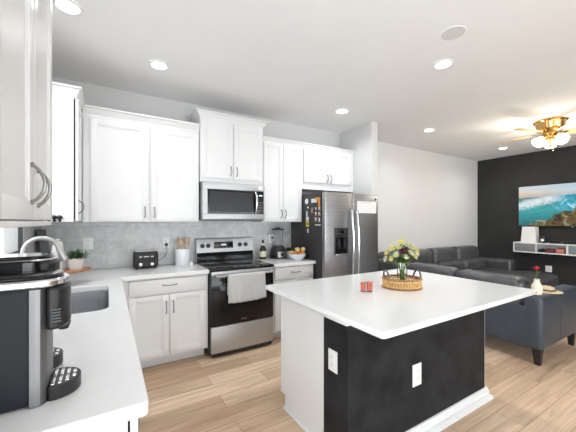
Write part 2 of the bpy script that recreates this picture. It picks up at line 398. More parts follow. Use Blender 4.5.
# cabinet over the microwave
t = thing('upper_cabinet', 'raised white two-door cabinet over the microwave, taller crown than its neighbours', 'cabinet', (1.25, 3.45, 1.86), group='white wall cabinets')
MB().box(0.862, 1.622, 3.276, WY-0.002, 1.842, 2.555).build('body', M_white, t)
F = face((0, 3.275, 1.86), '-Y')
shaker(F, 0.870, 1.237, 0.03, 0.66, t, handle=(1.205, 0.115, 0.10, True))
shaker(F, 1.243, 1.614, 0.03, 0.66, t, handle=(1.275, 0.115, 0.10, True))
crown([(0.862, WY-0.02), (0.862, 3.275), (1.622, 3.275), (1.622, WY-0.02)], 2.535, 2.612, 0.06, t)
# tall narrow cabinet right of the microwave
t = thing('upper_cabinet', 'narrow white two-door upper cabinet between microwave and refrigerator', 'cabinet', (1.92, 3.45, 1.39), group='white wall cabinets')
MB().box(1.628, 2.216, UF+0.021, WY-0.012, 1.397, 2.40).build('body', M_white, t)
F = face((0, UF+0.02, 1.40), '-Y')
shaker(F, 1.640, 1.917, 0.012, 0.985, t, rail=0.05, handle=(1.890, 0.10, 0.10, True))
shaker(F, 1.923, 2.206, 0.012, 0.985, t, rail=0.05, handle=(1.950, 0.10, 0.10, True))
crown([(1.628, UF+0.02), (2.216, UF+0.02)], 2.39, 2.455, 0.04, t)
# cabinet over the refrigerator
t = thing('upper_cabinet', 'short wide white two-door cabinet above the refrigerator', 'cabinet', (2.68, 3.45, 1.84), group='white wall cabinets')
MB().box(2.219, 3.147, UF+0.021, WY-0.002, 1.84, 2.40).build('body', M_white, t)
F = face((0, UF+0.02, 1.84), '-Y')
shaker(F, 2.245, 2.662, 0.095, 0.545, t, rail=0.05, handle=(2.632, 0.165, 0.10, True))
shaker(F, 2.668, 3.085, 0.095, 0.545, t, rail=0.05, handle=(2.698, 0.165, 0.10, True))
crown([(2.219, UF+0.02), (3.147, UF+0.02)], 2.39, 2.455, 0.04, t)

# ------------------------------------------------------------------ base cabinets
def base_body(m, x0, x1, y0, y1): m.box(x0, x1, y0, y1, 0.11, 0.874)
t = thing('base_cabinet', 'white base cabinet with drawer and two doors, left of the range', 'cabinet', (0.5, 3.3, 0), group='white base cabinets')
MB().box(0.062, 0.876, 3.032, WY-0.002, 0.11, 0.873).build('body', M_white, t)
MB().box(0.062, 0.870, 3.15, 3.17, 0.001, 0.11).build('toe_kick', M_white, t)
F = face((0, 3.031, 0), '-Y')
shaker(F, 0.160, 0.852, 0.722, 0.858, t, 'drawer', rail=0.035, slab=True, handle=(0.506, 0.80, 0.12, False))
shaker(F, 0.160, 0.503, 0.135, 0.708, t, handle=(0.474, 0.59, 0.11, True))
shaker(F, 0.509, 0.852, 0.135, 0.708, t, handle=(0.538, 0.59, 0.11, True))
t = thing('base_cabinet', 'white base cabinet with drawer, between range and refrigerator', 'cabinet', (1.9, 3.3, 0), group='white base cabinets')
MB().box(1.628, 2.205, 3.032, WY-0.002, 0.11, 0.873).build('body', M_white, t)
MB().box(1.632, 2.205, 3.15, 3.17, 0.001, 0.11).build('toe_kick', M_white, t)
shaker(F, 1.650, 2.195, 0.722, 0.865, t, 'drawer', slab=True, handle=(1.93, 0.80, 0.12, False))
shaker(F, 1.650, 1.919, 0.135, 0.708, t, rail=0.05, handle=(1.895, 0.59, 0.11, True))
shaker(F, 1.925, 2.195, 0.135, 0.708, t, rail=0.05, handle=(1.95, 0.59, 0.11, True))
t = thing('base_cabinet', 'white base cabinet under the near end of the left countertop', 'cabinet', (-0.2, 1.35, 0), group='white base cabinets')
MB().box(LX+0.001, 0.046, 0.914, 1.85, 0.11, 0.873).build('body', M_white, t)
MB().box(LX+0.02, -0.02, 0.92, 1.85, 0.001, 0.11).build('toe_kick', M_white, t)
MB().box(0.0465, 0.0515, 0.917, 1.84, 0.13, 0.86).build('door_gap_shade', M_shadowgap, t)['label'] = 'black strip painted as the shade behind the doors'  # shade between carcass and doors, put in as a black strip
F = face((0.052, 0.914, 0), '+X')
shaker(F, 0.002, 0.464, 0.722, 0.865, t, 'drawer', slab=True, handle=(0.233, 0.80, 0.12, False))
shaker(F, 0.470, 0.932, 0.722, 0.865, t, 'drawer', slab=True, handle=(0.70, 0.80, 0.12, False))
shaker(F, 0.002, 0.464, 0.125, 0.708, t, handle=(0.43, 0.59, 0.11, True))
shaker(F, 0.470, 0.932, 0.125, 0.708, t, handle=(0.505, 0.59, 0.11, True))
t = thing('base_cabinet', 'white sink base cabinet under the stainless sink', 'cabinet', (-0.2, 2.3, 0), group='white base cabinets')
MB().box(LX+0.001, 0.05, 1.852, 1.9, 0.11, 0.873).box(LX+0.001, 0.05, 2.74, 3.0, 0.11, 0.873).box(0.02, 0.05, 1.9, 2.74, 0.11, 0.873).box(LX+0.001, 0.02, 1.9, 2.74, 0.11, 0.13).build('body', M_white, t)
MB().box(LX+0.02, -0.02, 1.852, 3.0, 0.001, 0.11).build('toe_kick', M_white, t)
F = face((0.052, 1.852, 0), '+X')
shaker(F, 0.004, 0.434, 0.125, 0.865, t, handle=(0.40, 0.70, 0.11, True))
shaker(F, 0.440, 0.870, 0.125, 0.865, t, handle=(0.475, 0.70, 0.11, True))

# countertops
out = [(LX+0.011, 0.884)]
r = 0.016
for i in range(7):
    a = -PI/2 + PI/2*i/6; out.append((0.096-r+r*math.cos(a), 0.884+r+r*math.sin(a)))
out += [(0.100, 2.985)]
out += [(0.879, 2.985), (0.879, WY-0.011), (LX+0.011, WY-0.011)]
sink_o = rrect(-0.43, 0.005, 1.93, 2.69, 0.07)
tag(MB().prism(out, [list(reversed(sink_o))], 0.876, 0.914).build('kitchen_countertop', M_quartz, bev=0.003), 'L-shaped white quartz countertop on the left base cabinets, cut out for the sink', 'countertop')
tag(MB().box(1.621, 2.216, 2.985, WY-0.011, 0.876, 0.914).build('kitchen_countertop', M_quartz, bev=0.004), 'short white quartz countertop between range and refrigerator', 'countertop')
# sink
t = thing('kitchen_sink', 'stainless undermount sink set into the left countertop', 'sink', (-0.21, 2.31, 0.66))
def ring(x0, x1, y0, y1, rr, z): return [(x, y, z) for x, y in rrect(x0, x1, y0, y1, rr)]
M_sink = mat('satin_sink_steel', (0.50, 0.51, 0.53), 0.28, 1.0)
m = MB(); m.quadring([ring(-0.435, 0.010, 1.925, 2.695, 0.073, 0.870), ring(-0.428, 0.003, 1.932, 2.688, 0.07, 0.8755), ring(-0.426, 0.001, 1.934, 2.686, 0.07, 0.868), ring(-0.42, -0.005, 1.94, 2.68, 0.07, 0.70), ring(-0.39, -0.035, 1.97, 2.65, 0.07, 0.67), ring(-0.24, -0.185, 2.27, 2.35, 0.02, 0.665)], cap0=False)
m.build('basin', M_sink, t)
MB().lathe([(0.045, 0.0), (0.045, 0.004), (0.03, 0.006), (0.028, 0.002), (0.001, 0.001)], (-0.212, 2.31, 0.667), 20).build('drain', M_chrome, t)
# faucet
t = thing('faucet', 'brushed steel gooseneck faucet arching over the sink', 'faucet', (-0.43, 2.33, 0.914))
pts = [(-0.43, 2.33, 0.95), (-0.43, 2.33, 1.08), (-0.43, 2.33, 1.215)]
for i in range(1, 13):
    a = PI - PI*i/12*0.92; pts.append((-0.345+0.085*math.cos(a), 2.33, 1.215+0.085*math.sin(a)))
MB().tube(pts, 0.0135, 14).build('spout', M_steel, t)
e = Vector(pts[-1]); d = (e-Vector(pts[-2])).normalized()
MB().tube([e-d*0.005, e+d*0.03, e+d*0.075, e+d*0.085], [0.0145, 0.017, 0.024, 0.021], 16).build('spray_head', M_steel, t)
MB().lathe([(0.030, 0.0), (0.030, 0.006), (0.022, 0.015), (0.019, 0.08), (0.016, 0.085)], (-0.43, 2.33, 0.914), 20).build('base', M_steel, t)
MB().tube([(-0.43, 2.345, 0.965), (-0.43, 2.38, 0.975), (-0.41, 2.40, 1.04)], [0.009, 0.008, 0.006], 10).build('lever', M_steel, t)

# ------------------------------------------------------------------ range
t = thing('electric_range', 'stainless and black electric range with a towel on its door', 'range', (1.247, 3.3, 0))
x0, x1 = 0.887, 1.608
MB().box(x0, x1, 3.0, WY-0.03, 0.03, 0.895, 0.003).build('body', M_black, t)
for xx in (x0+0.05, x1-0.05):
    MB().cyl((xx, 3.05, 0), (xx, 3.05, 0.035), 0.018, n=12).build('leveling_foot', M_black, t)
MB().box(x0-0.003, x1+0.003, 2.955, 3.56, 0.895, 0.918, 0.008, 3).build('cooktop', M_blackgloss, t)
M_burner = mat('burner_ring_print', (0.05, 0.05, 0.052), 0.2)
for bx, by, br in ((1.07, 3.12, 0.10), (1.43, 3.12, 0.085), (1.07, 3.38, 0.075), (1.43, 3.38, 0.10)):
    MB().lathe([(br, 0), (br, 0.0006), (br-0.004, 0.0006), (br-0.004, 0)], (bx, by, 0.918), 32, cap0=False, cap1=False).build('burner_ring', M_burner, t)
bg = MB(); bg.quadring([[(x, 3.525, 1.03), (x, 3.535, 1.185), (x, 3.545, 1.200), (x, 3.60, 1.200), (x, 3.60, 0.92), (x, 3.53, 0.92), (x, 3.53, 1.03)] for x in (x0, x1)])
bg = bg.build('backguard', M_steel2, t)
MB().box(x0+0.004, x1-0.004, 3.522, 3.5295, 0.918, 1.032).build('backguard_skirt', M_blackgloss, bg)
Fb = Matrix.Translation((0, 3.5255, 1.03)) @ Matrix.Rotation(-math.atan2(0.010, 0.155), 4, 'X') @ Matrix(((1, 0, 0, 0), (0, 0, -1, 0), (0, 1, 0, 0), (0, 0, 0, 1)))
MB(Fb).box(1.095, 1.335, 0.048, 0.125, 0.0, 0.004, 0.001).build('display', M_blackgloss, bg)
MB(Fb).box(1.185, 1.245, 0.080, 0.100, 0.0035, 0.005).build('clock_digits', M_display, bg)
for k in range(5):
    MB(Fb).box(1.11+k*0.045+(0.005 if k > 1 else 0), 1.13+k*0.045, 0.058, 0.064, 0.0035, 0.005).build('button', M_slot, bg)
for kx in (0.955, 1.025, 1.425, 1.505):
    MB(Fb).tube([(kx, 0.083, 0.0), (kx, 0.083, 0.006), (kx, 0.083, 0.007), (kx, 0.083, 0.028), (kx, 0.083, 0.030)], [0.027, 0.027, 0.021, 0.019, 0.015], 20).box(kx-0.003, kx+0.003, 0.066, 0.100, 0.028, 0.033, 0.001).build('knob', M_black, bg)
F = face((0, 3.0, 0), '-Y')
d = MB(F).box(x0+0.006, x1-0.006, 0.335, 0.885, 0.001, 0.036, 0.004).build('oven_door', M_blackgloss, t)
MB(F).box(x0+0.006, x1-0.006, 0.845, 0.889, 0.03, 0.041, 0.003).build('door_trim', M_steel2, d)
MB(F).box(x0+0.10, x1-0.10, 0.47, 0.76, 0.0355, 0.0375, 0.001).build('door_window', M_ovenglass, d)
m = MB(F); m.tube([(x0+0.03, 0.848, 0.085), (x1-0.03, 0.848, 0.085)], 0.011, 12)
for xx in (x0+0.045, x1-0.045): m.box(xx-0.012, xx+0.012, 0.836, 0.862, 0.036, 0.088, 0.004)
m.build('door_handle', M_steel, d)
m = MB(F); 
for k in range(7): m.box(1.218+k*0.0085, 1.224+k*0.0085, 0.362, 0.362+(0.014 if k in (0, 2, 5) else 0.010), 0.0355, 0.037)
m.build('badge', M_chrome, d)
dr = MB(F).box(x0+0.006, x1-0.006, 0.055, 0.325, 0.001, 0.034, 0.006).build('storage_drawer', M_steel2, t)
MB(F).box(x0+0.02, x1-0.02, 0.02, 0.053, -0.02, 0.02).build('toe_kick', M_black, t)
# towel over the oven handle (folded over the bar)
def towel():
    m = MB(); nx, path = 26, []
    hy, hz, rr = 2.915, 0.848, 0.0145
    for i in range(12): path.append((hy-rr-0.0015, 0.575+(hz-0.575)*i/11, -1))
    for i in range(1, 8):
        a = PI - PI*i/8; path.append((hy+rr*math.cos(a), hz+rr*math.sin(a), 0))
    for i in range(7): path.append((hy+rr, hz-0.20*i/6, 1))
    rows = []
    for (y, z, s) in path:
        row = []
        for k in range(nx+1):
            q = k/nx; x = 1.050+0.415*q
            drop = max(0, (hz-z)/0.28)
            wv = 0.011*drop*math.sin(q*22+1.1) + 0.004*drop*math.sin(q*9+z*7)
            if s == 1: wv *= 0.15
            xx = x + 0.018*drop*(q-0.3)
            zz = z - (0.012*math.sin(q*3.1+0.3)*drop if s == -1 else 0) 
            row.append(Vector((xx, y-abs(wv) if s == -1 else y+abs(wv)*0.3, zz)))
        rows.append(row)
    th = 0.0025; V1 = [[m.bm.verts.new(p) for p in r] for r in rows]
    for i in range(len(V1)-1):
        for k in range(nx): m.bm.faces.new((V1[i][k], V1[i][k+1], V1[i+1][k+1], V1[i+1][k]))
    return m
tw = towel().build('dish_towel', M_towel, angle=80)
sd = tw.modifiers.new('Solidify', 'SOLIDIFY'); sd.thickness = 0.003; sd.offset = -1
tag(tw, 'pale grey dish towel hanging over the oven door handle', 'towel')

# ------------------------------------------------------------------ microwave
t = thing('microwave', 'stainless over-the-range microwave with dark glass door', 'microwave', (1.24, 3.4, 1.42))
F = face((0, 3.235, 0), '-Y'); a, b = 0.872, 1.612
MB().box(a, b, 3.236, WY-0.012, 1.415, 1.838, 0.002).build('body', M_greylam, t)
m = MB(F)
m.box(a, b, 1.758, 1.836, 0.001, 0.032, 0.004).box(a, b, 1.425, 1.487, 0.001, 0.032, 0.004).box(a, a+0.05, 1.487, 1.758, 0.001, 0.032)
m.box(b-0.012, b, 1.487, 1.758, 0.001, 0.032)
m.build('front_frame', M_steel2, t)
d = MB(F).box(a+0.05, 1.507, 1.487, 1.758, 0.001, 0.031).build('door', M_blackgloss, t)
MB(F).box(a+0.075, 1.455, 1.510, 1.735, 0.030, 0.0325).build('door_window', M_mwglass, d)
m = MB(F); pts = [(1.490+0.004*math.sin(PI*i/10), 1.495+0.255*i/10, 0.034+0.035*math.sin(PI*i/10)**0.6) for i in range(11)]
m.tube(pts, 0.0125, 10); m.build('handle', M_chrome, t)
cp = MB(F).box(1.508, b-0.012, 1.487, 1.758, 0.001, 0.031).build('control_panel', M_blackgloss, t)
MB(F).box(1.535, 1.582, 1.700, 1.718, 0.030, 0.032).build('clock_display', M_display, cp)
for r_ in range(4):
    for c_ in range(3): MB(F).box(1.535+c_*0.018, 1.545+c_*0.018, 1.53+r_*0.03, 1.54+r_*0.03, 0.030, 0.0318).build('button', M_slot, cp)
MB(F).box(a+0.01, b-0.01, 1.413, 1.424, -0.3, 0.02).build('vent_grille', M_black, t)
MB(F).box(1.528, 1.588, 1.775, 1.82, 0.031, 0.0328).build('paper_sticker', M_paper, t)

# ------------------------------------------------------------------ refrigerator
t = thing('refrigerator', 'side-by-side stainless refrigerator with dark side, covered in magnets', 'refrigerator', (2.68, 3.2, 0))
fx0, fx1, fs = 2.221, 3.135, 2.663
MB().box(fx0+0.003, fx1-0.003, 2.885, WY-0.03, 0.02, 1.765, 0.004).build('body', M_fridgeside, t)
d1 = MB().box(fx0, fs-0.003, 2.812, 2.882, 0.09, 1.762, 0.018, 4).build('freezer_door', M_fridge, t)
d2 = MB().box(fs+0.003, fx1, 2.812, 2.882, 0.09, 1.762, 0.018, 4).build('fridge_door', M_fridge, t)
MB().box(fx0+0.01, fx1-0.01, 2.86, 2.884, 0.021, 0.085).build('grille', M_black, t)
F = face((0, 2.812, 0), '-Y')
m = MB(F); m.box(2.362, 2.585, 0.99, 1.325, 0.0, 0.006, 0.003); dp = m.build('water_dispenser', M_black, d1)
MB(F).box(2.372, 2.575, 1.215, 1.315, 0.005, 0.010, 0.002).build('control_panel', M_mwglass, d1)
MB(F).box(2.44, 2.51, 1.255, 1.285, 0.009, 0.012).build('display', M_blackgloss, d1)
m = MB(F); m.box(2.385, 2.562, 1.0, 1.205, 0.0055, 0.0075); m.build('recess', M_blackgloss, d1)
m = MB(F); m.box(2.415, 2.445, 1.06, 1.19, 0.007, 0.02, 0.004).box(2.50, 2.53, 1.06, 1.19, 0.007, 0.02, 0.004); m.build('paddle', M_mwglass, d1)
MB(F).box(2.37, 2.577, 0.985, 1.003, 0.0, 0.022, 0.003).build('drip_tray', M_steel, d1)
for dd, xx in ((d1, fs-0.045), (d2, fs+0.045)):
    m = MB(F); pts = [(xx, 0.62+0.92*i/14, 0.012+0.055*math.sin(PI*(0.06+0.88*i/14))**0.5) for i in range(15)]
    pts = [(xx, 0.615, -0.002)] + pts + [(xx, 1.545, -0.002)]
    m.tube(pts, 0.0165, 12); m.build('handle', M_chrome if dd is d1 else M_chrome, dd)
MB(F).tube([(3.075, 1.70, 0.0), (3.075, 1.70, 0.003)], [0.014, 0.013], 20).build('badge', M_chrome, d2)
# calendar sheet on the door
cal = thing('wall_calendar', 'white printed sheet stuck on the right refrigerator door', 'paper', (2.91, 2.81, 1.51))
MB(F).box(2.742, 3.085, 1.512, 1.665, 0.0005, 0.0025).build('sheet', M_paper, cal)
m = MB(F)
for k in range(6): m.box(2.76, 3.067, 1.53+k*0.022, 1.5315+k*0.022, 0.0022, 0.0030)
for k in range(8): m.box(2.76+k*0.0436, 2.7615+k*0.0436, 1.53, 1.641, 0.0022, 0.0030)
for k in range(9): m.box(2.80+k*0.022, 2.812+k*0.022, 1.648, 1.657, 0.0022, 0.0030)
m.build('printed_grid', M_ink, cal)
# magnets on the dark side: (y, z, w, h, material, label)
mags = [(3.20, 1.665, 0.075, 0.10, M_plate, 'large round white magnet at the top left of the dark refrigerator side', 'o'),
 (3.17, 1.585, 0.028, 0.03, M_plate, 'tiny white magnet below the large round one', 'o'),
 (3.19, 1.500, 0.035, 0.085, M_plate, 'tall white figure magnet in the left column on the fridge side', 'f'),
 (3.18, 1.438, 0.055, 0.05, M_paper, 'small white card magnet just above the yellow one', 'b'),
 (3.18, 1.372, 0.060, 0.075, M_magY, 'square yellow magnet with a black dot on the fridge side', 'y'),
 (3.17, 1.283, 0.025, 0.055, M_plate, 'small white magnet below the yellow one, lowest of all', 'b'),
 (3.035, 1.665, 0.115, 0.05, M_paper, 'wide white magnet beside the orange corner magnet', 'b'),
 (2.943, 1.640, 0.060, 0.125, M_magO, 'orange corner-shaped magnet at the top right of the fridge side', 'L'),
 (3.075, 1.545, 0.035, 0.07, M_magP, 'tan strip magnet in the middle of the fridge side', 'b'),
 (2.995, 1.565, 0.028, 0.035, M_plate, 'small white magnet, top left of the block of six photo magnets', 'f'),
 (2.925, 1.560, 0.040, 0.05, M_magP, 'pink photo magnet, top right of the block of six', 'p'),
 (2.995, 1.500, 0.045, 0.05, M_magP, 'pink photo magnet, middle left of the block of six', 'p'),
 (2.925, 1.495, 0.045, 0.05, M_magP, 'pink photo magnet, middle right of the block of six', 'p'),
 (2.995, 1.430, 0.045, 0.055, M_magP, 'pink photo magnet, bottom left of the block of six', 'p'),
 (2.925, 1.425, 0.035, 0.055, M_plate, 'white photo magnet, bottom right of the block of six', 'f'),
 (2.955, 1.360, 0.115, 0.012, M_plate, 'thin white bar magnet under the block of six', 'b')]
Fs = face((fx0+0.003, 0, 0), '-X')
for (y, z, ww, hh, mm, lab, kd) in mags:
    m = MB(Fs); x = -y
    if kd == 'o': m.tube([(x, z, 0.0005), (x, z, 0.007)], [ww/2, ww/2*0.85], 16)
    elif kd == 'f': m.sph((x, z+hh*0.33, 0.005), (ww*0.32, hh*0.17, 0.005), 10, 6).box(x-ww*0.35, x+ww*0.35, z-hh*0.2, z+hh*0.22, 0.0005, 0.007, 0.002).box(x-ww*0.25, x-ww*0.03, z-hh/2, z-hh*0.2, 0.0005, 0.006).box(x+ww*0.03, x+ww*0.25, z-hh/2, z-hh*0.2, 0.0005, 0.006)
    elif kd == 'L': m.prism([(x-ww/2-0.03, z+hh/2), (x-ww/2-0.03, z+hh*0.2), (x-ww*0.1, z+hh*0.2), (x-ww*0.1, z-hh/2), (x+ww/2, z-hh/2), (x+ww/2, z+hh/2)][::-1], [], 0.0005, 0.006)
    else: m.box(x-ww/2, x+ww/2, z-hh/2, z+hh/2, 0.0005, 0.006, 0.0015)
    o = tag(m.build('fridge_magnet', mm), lab, 'magnet', 'magnets on the refrigerator side')
    if kd == 'y': MB(Fs).tube([(x, z, 0.006), (x, z, 0.0075)], [0.016, 0.015], 12).build('dot', M_black, o)
    if kd == 'p': MB(Fs).box(x-ww*0.28, x+ww*0.28, z-hh*0.05, z+hh*0.36, 0.006, 0.0072).build('picture', M_plate, o)

# ------------------------------------------------------------------ island
IX0, IX1, IY0, IY1 = 1.025, 2.617, 0.892, 2.04
t = thing('kitchen_island', 'kitchen island, white cabinet end and black textured bar front', 'island', (1.85, 1.6, 0))
m = MB(Matrix(((0, 0, 1, 0), (1, 0, 0, 0), (0, 1, 0, 0), (0, 0, 0, 1))))
m.prism([(1.442, 0.001), (1.925, 0.001), (1.925, 0.10), (1.985, 0.10), (1.985, 0.878), (1.442, 0.878)], [], 1.14, 2.592)
m.build('cabinet_body', M_white, t, bev=0.002)
MB().box(1.130, 1.150, 1.437, 1.447, 0.001, 0.878).build('corner_trim', M_white, t)
MB().box(1.127, 2.592, 1.228, 1.440, 0.001, 0.875).build('black_panel', M_islandblack, t)
m = MB(Matrix(((0, 0, 1, 0), (1, 0, 0, 0), (0, 1, 0, 0), (0, 0, 0, 1))))
prof = [(1.2275, 0.001), (1.172, 0.001), (1.172, 0.010), (1.192, 0.024), (1.206, 0.026), (1.206, 0.048), (1.214, 0.058), (1.217, 0.068), (1.2275, 0.070)]
m.prism(prof, [], 1.127, 2.615); m.build('baseboard', M_white, t, angle=20)
MB().box(2.5925, 2.597, 1.229, 1.985, 0.071, 0.878).box(2.5925, 2.615, 1.228, 1.925, 0.001, 0.070).build('end_panel', M_white, t)
MB().box(1.120, 1.139, 1.44, 1.925, 0.001, 0.022, 0.004).build('shoe_molding', M_white, t)
MB().box(1.093, 1.130, 1.200, 1.442, 0.838, 0.8845, 0.003).build('bracket_trim', M_white, t)
F = face((0, 1.985, 0), '+Y')
for k in range(3): shaker(F, -2.51+k*0.455, -2.06+k*0.455, 0.12, 0.865, t, handle=(-2.10+k*0.455, 0.72, 0.11, True))
tag(MB().prism(rrect(IX0, IX1, IY0, IY1, 0.02, 4), [], 0.885, 0.914).build('island_countertop', M_quartz, bev=0.004), 'large white quartz worktop on the island', 'countertop')

def outlet(F, x, y, label, ww=0.072, hh=0.118, rocker=False, group='white wall outlets', plug=False):
    o = tag(MB(F).box(x-ww/2, x+ww/2, y-hh/2, y+hh/2, 0.0, 0.006, 0.002).build('wall_outlet', M_plate), label, 'outlet', group)
    if rocker:
        MB(F).box(x-0.017, x+0.017, y-0.034, y+0.034, 0.005, 0.009, 0.001).build('rocker', M_plate, o)
    else:
        for s in (-1, 1):
            f = MB(F).box(x-0.017, x+0.017, y+s*0.022-0.015, y+s*0.022+0.015, 0.005, 0.0075, 0.002).build('socket', M_plate, o)
            MB(F).box(x-0.008, x-0.005, y+s*0.022-0.002, y+s*0.022+0.008, 0.007, 0.0079).box(x+0.005, x+0.008, y+s*0.022-0.002, y+s*0.022+0.008, 0.007, 0.0079).build('slots', M_slot, f)
    return o
Fw = face((0, WY-0.0105, 0), '-Y')
outlet(Fw, -0.17, 1.18, 'white double outlet on the tiles above the potted plant riser', ww=0.09, hh=0.12)
outlet(Fw, 0.566, 1.165, 'white outlet on the tiles with the toaster cord plugged in')
outlet(Fw, 1.915, 1.165, 'white outlet on the tiles between the bottle and the blender')
outlet(face((1.1265, 0, 0), '-X'), -1.350, 0.588, 'white outlet on the narrow black end of the island', ww=0.078, hh=0.125)
outlet(face((0, 1.2275, 0), '-Y'), 1.725, 0.402, 'white outlet on the black front of the island', ww=0.088, hh=0.142)
outlet(face((RX-0.0005, 0, 0), '-X'), -2.32, 0.485, 'white outlet low on the black wall beneath the floating shelf', ww=0.10, hh=0.12)

# ------------------------------------------------------------------ things on the back counter
# toaster
t = thing('toaster', 'black two-slice toaster with silver dials, on the left counter', 'toaster', (0.338, 3.43, 0.914))
MB().box(0.222, 0.455, 3.36, 3.50, 0.924, 1.092, 0.022, 4).build('body', M_black, t)
m = MB().box(0.245, 0.432, 3.385, 3.415, 1.088, 1.0935, 0.001).box(0.245, 0.432, 3.445, 3.475, 1.088, 1.0935, 0.001); m.build('bread_slots', M_chrome, t)
F = face((0, 3.36, 0), '-Y')
MB(F).box(0.240, 0.437, 0.985, 1.072, 0, 0.004, 0.002).build('front_plate', M_blackmat, t)
for xx in (0.285, 0.392):
    MB(F).tube([(xx, 0.963, 0), (xx, 0.963, 0.012), (xx, 0.963, 0.014)], [0.019, 0.017, 0.012], 16).build('dial', M_chrome, t)
    MB(F).box(xx-0.012, xx+0.012, 1.035, 1.048, 0.003, 0.012, 0.002).build('button', M_steel, t)
MB(F).box(0.315, 0.362, 1.038, 1.046, 0.003, 0.005).build('badge', M_steel, t)
for xx in (0.25, 0.427):
    for yy in (3.385, 3.475): MB().cyl((xx, yy, 0.914), (xx, yy, 0.926), 0.010, n=10).build('foot', M_blackmat, t)
def bez(p, n=16):
    p = [Vector(q) for q in p]; o = []
    for i in range(n+1):
        u = i/n; a = [q.copy() for q in p]
        while len(a) > 1: a = [a[k].lerp(a[k+1], u) for k in range(len(a)-1)]
        o.append(a[0])
    return o
MB().tube(bez([(0.455, 3.46, 0.985), (0.52, 3.47, 0.99), (0.585, 3.575, 1.03), (0.566, 3.575, 1.14)]), 0.0035, 6).build('cord', M_black, t)
MB().box(0.552, 0.580, 3.572, 3.6005, 1.128, 1.158, 0.004).build('plug', M_black, t)
# utensil crock
t = thing('utensil_crock', 'white ceramic utensil crock left of the range', 'crock', (0.725, 3.49, 0.914))
MB().lathe([(0.078, 0), (0.081, 0.004), (0.081, 0.178), (0.078, 0.182), (0.074, 0.178), (0.074, 0.012), (0.001, 0.010)], (0.725, 3.49, 0.914), 32).build('jar', M_ceramic, t)
def spoon(dx, dy, lean, hz, hw, lab, slot=False):
    b = Vector((0.725+dx*0.5, 3.49+dy*0.5, 0.931)); e = Vector((0.725+lean[0], 3.49+lean[1], hz)); d = (e-b).normalized()
    m = MB(); m.tube([b, b.lerp(e, 0.5), e], [0.006, 0.0055, 0.006], 8)
    R = Matrix.Translation(e+d*0.03) @ d.to_track_quat('Z', 'Y').to_matrix().to_4x4()
    m.M = R
    if slot: m.box(-hw, hw, -0.004, 0.004, -0.04, 0.04, 0.003)
    else: m.sph((0, 0, 0), (hw, 0.008, 0.04), 14, 8)
    tag(m.build('wooden_spoon', M_wood), lab, 'utensil', 'wooden utensils in the crock')
spoon(-0.05, 0, (-0.055, 0.0), 1.145, 0.022, 'wooden spoon leaning far left in the white crock')
spoon(-0.01, 0.03, (-0.012, 0.02), 1.165, 0.036, 'broad round wooden spoon in the middle of the white crock')
spoon(0.02, 0.02, (0.035, 0.03), 1.150, 0.020, 'narrow wooden spoon right of the broad one in the crock')
spoon(0.05, -0.01, (0.062, 0.01), 1.150, 0.016, 'flat wooden spatula at the right in the white crock', True)
spoon(0.0, -0.03, (-0.03, -0.035), 1.135, 0.026, 'wooden spoon at the front of the white crock')
# little salt shaker and spoon rest
t = thing('salt_shaker', 'tiny white shaker on the counter edge beside the range', 'shaker', (0.79, 3.36, 0.914))
MB().lathe([(0.018, 0), (0.019, 0.004), (0.016, 0.03), (0.013, 0.042)], (0.79, 3.36, 0.914), 16).build('jar', M_ceramic, t)
MB().lathe([(0.0135, 0.042), (0.0135, 0.050), (0.006, 0.055)], (0.79, 3.36, 0.914), 16).build('cap', M_chrome, t)
t = thing('spoon_rest', 'flat white spoon rest in front of the crock', 'spoon rest', (0.735, 3.34, 0.914))
MB().lathe([(0.035, 0.0), (0.045, 0.006), (0.043, 0.008), (0.03, 0.003), (0.001, 0.003)], (0.72, 3.335, 0.914), 20).build('dish', M_ceramic, t)
# oil bottle
t = thing('oil_bottle', 'dark glass bottle with pale label, right of the range', 'bottle', (1.735, 3.50, 0.914))
MB().lathe([(0.041, 0), (0.045, 0.006), (0.045, 0.11), (0.040, 0.14), (0.018, 0.175), (0.013, 0.185), (0.013, 0.225)], (1.735, 3.50, 0.914), 24).build('glass', M_bottle, t)
MB().lathe([(0.0456, 0.030), (0.0460, 0.030), (0.0460, 0.102), (0.0456, 0.102)], (1.735, 3.50, 0.914), 24, False, False).build('paper_label', M_label, t)
MB().lathe([(0.0137, 0.185), (0.02, 0.16), (0.0205, 0.16), (0.0142, 0.19), (0.0142, 0.205), (0.0137, 0.205)], (1.735, 3.50, 0.914), 20, False, False).build('neck_label', M_label, t)
MB().lathe([(0.0145, 0.218), (0.0155, 0.22), (0.0155, 0.245), (0.012, 0.25)], (1.735, 3.50, 0.914), 16).build('stopper', M_black, t)
# blender
bx, by = 1.945, 3.47
t = thing('blender', 'black countertop blender with clear jar, beside the fruit bowl', 'blender', (bx, by, 0.914))
m = MB(); ring_ = lambda w_, d_, z, rr: [(bx+x, by+y, z) for x, y in rrect(-w_, w_, -d_, d_, rr, 4)]
m.quadring([ring_(0.084, 0.092, 0.916, 0.03), ring_(0.086, 0.095, 0.93, 0.03), ring_(0.080, 0.088, 1.0, 0.03), ring_(0.07, 0.07, 1.06, 0.03), ring_(0.055, 0.055, 1.085, 0.02)])
m.build('motor_base', M_black, t)
m = MB(Matrix.Translation((bx, by-0.0955, 0.965)) @ Matrix.Rotation(math.radians(-8), 4, 'X') @ Matrix(((1, 0, 0, 0), (0, 0, -1, 0), (0, 1, 0, 0), (0, 0, 0, 1))))
m.box(-0.055, 0.06, -0.032, 0.042, -0.002, 0.007, 0.003); m.build('control_plate', M_steel, t)
m = MB(Matrix.Translation((bx+0.01, by-0.1005, 0.97)) @ Matrix.Rotation(math.radians(-8), 4, 'X') @ Matrix(((1, 0, 0, 0), (0, 0, -1, 0), (0, 1, 0, 0), (0, 0, 0, 1))))
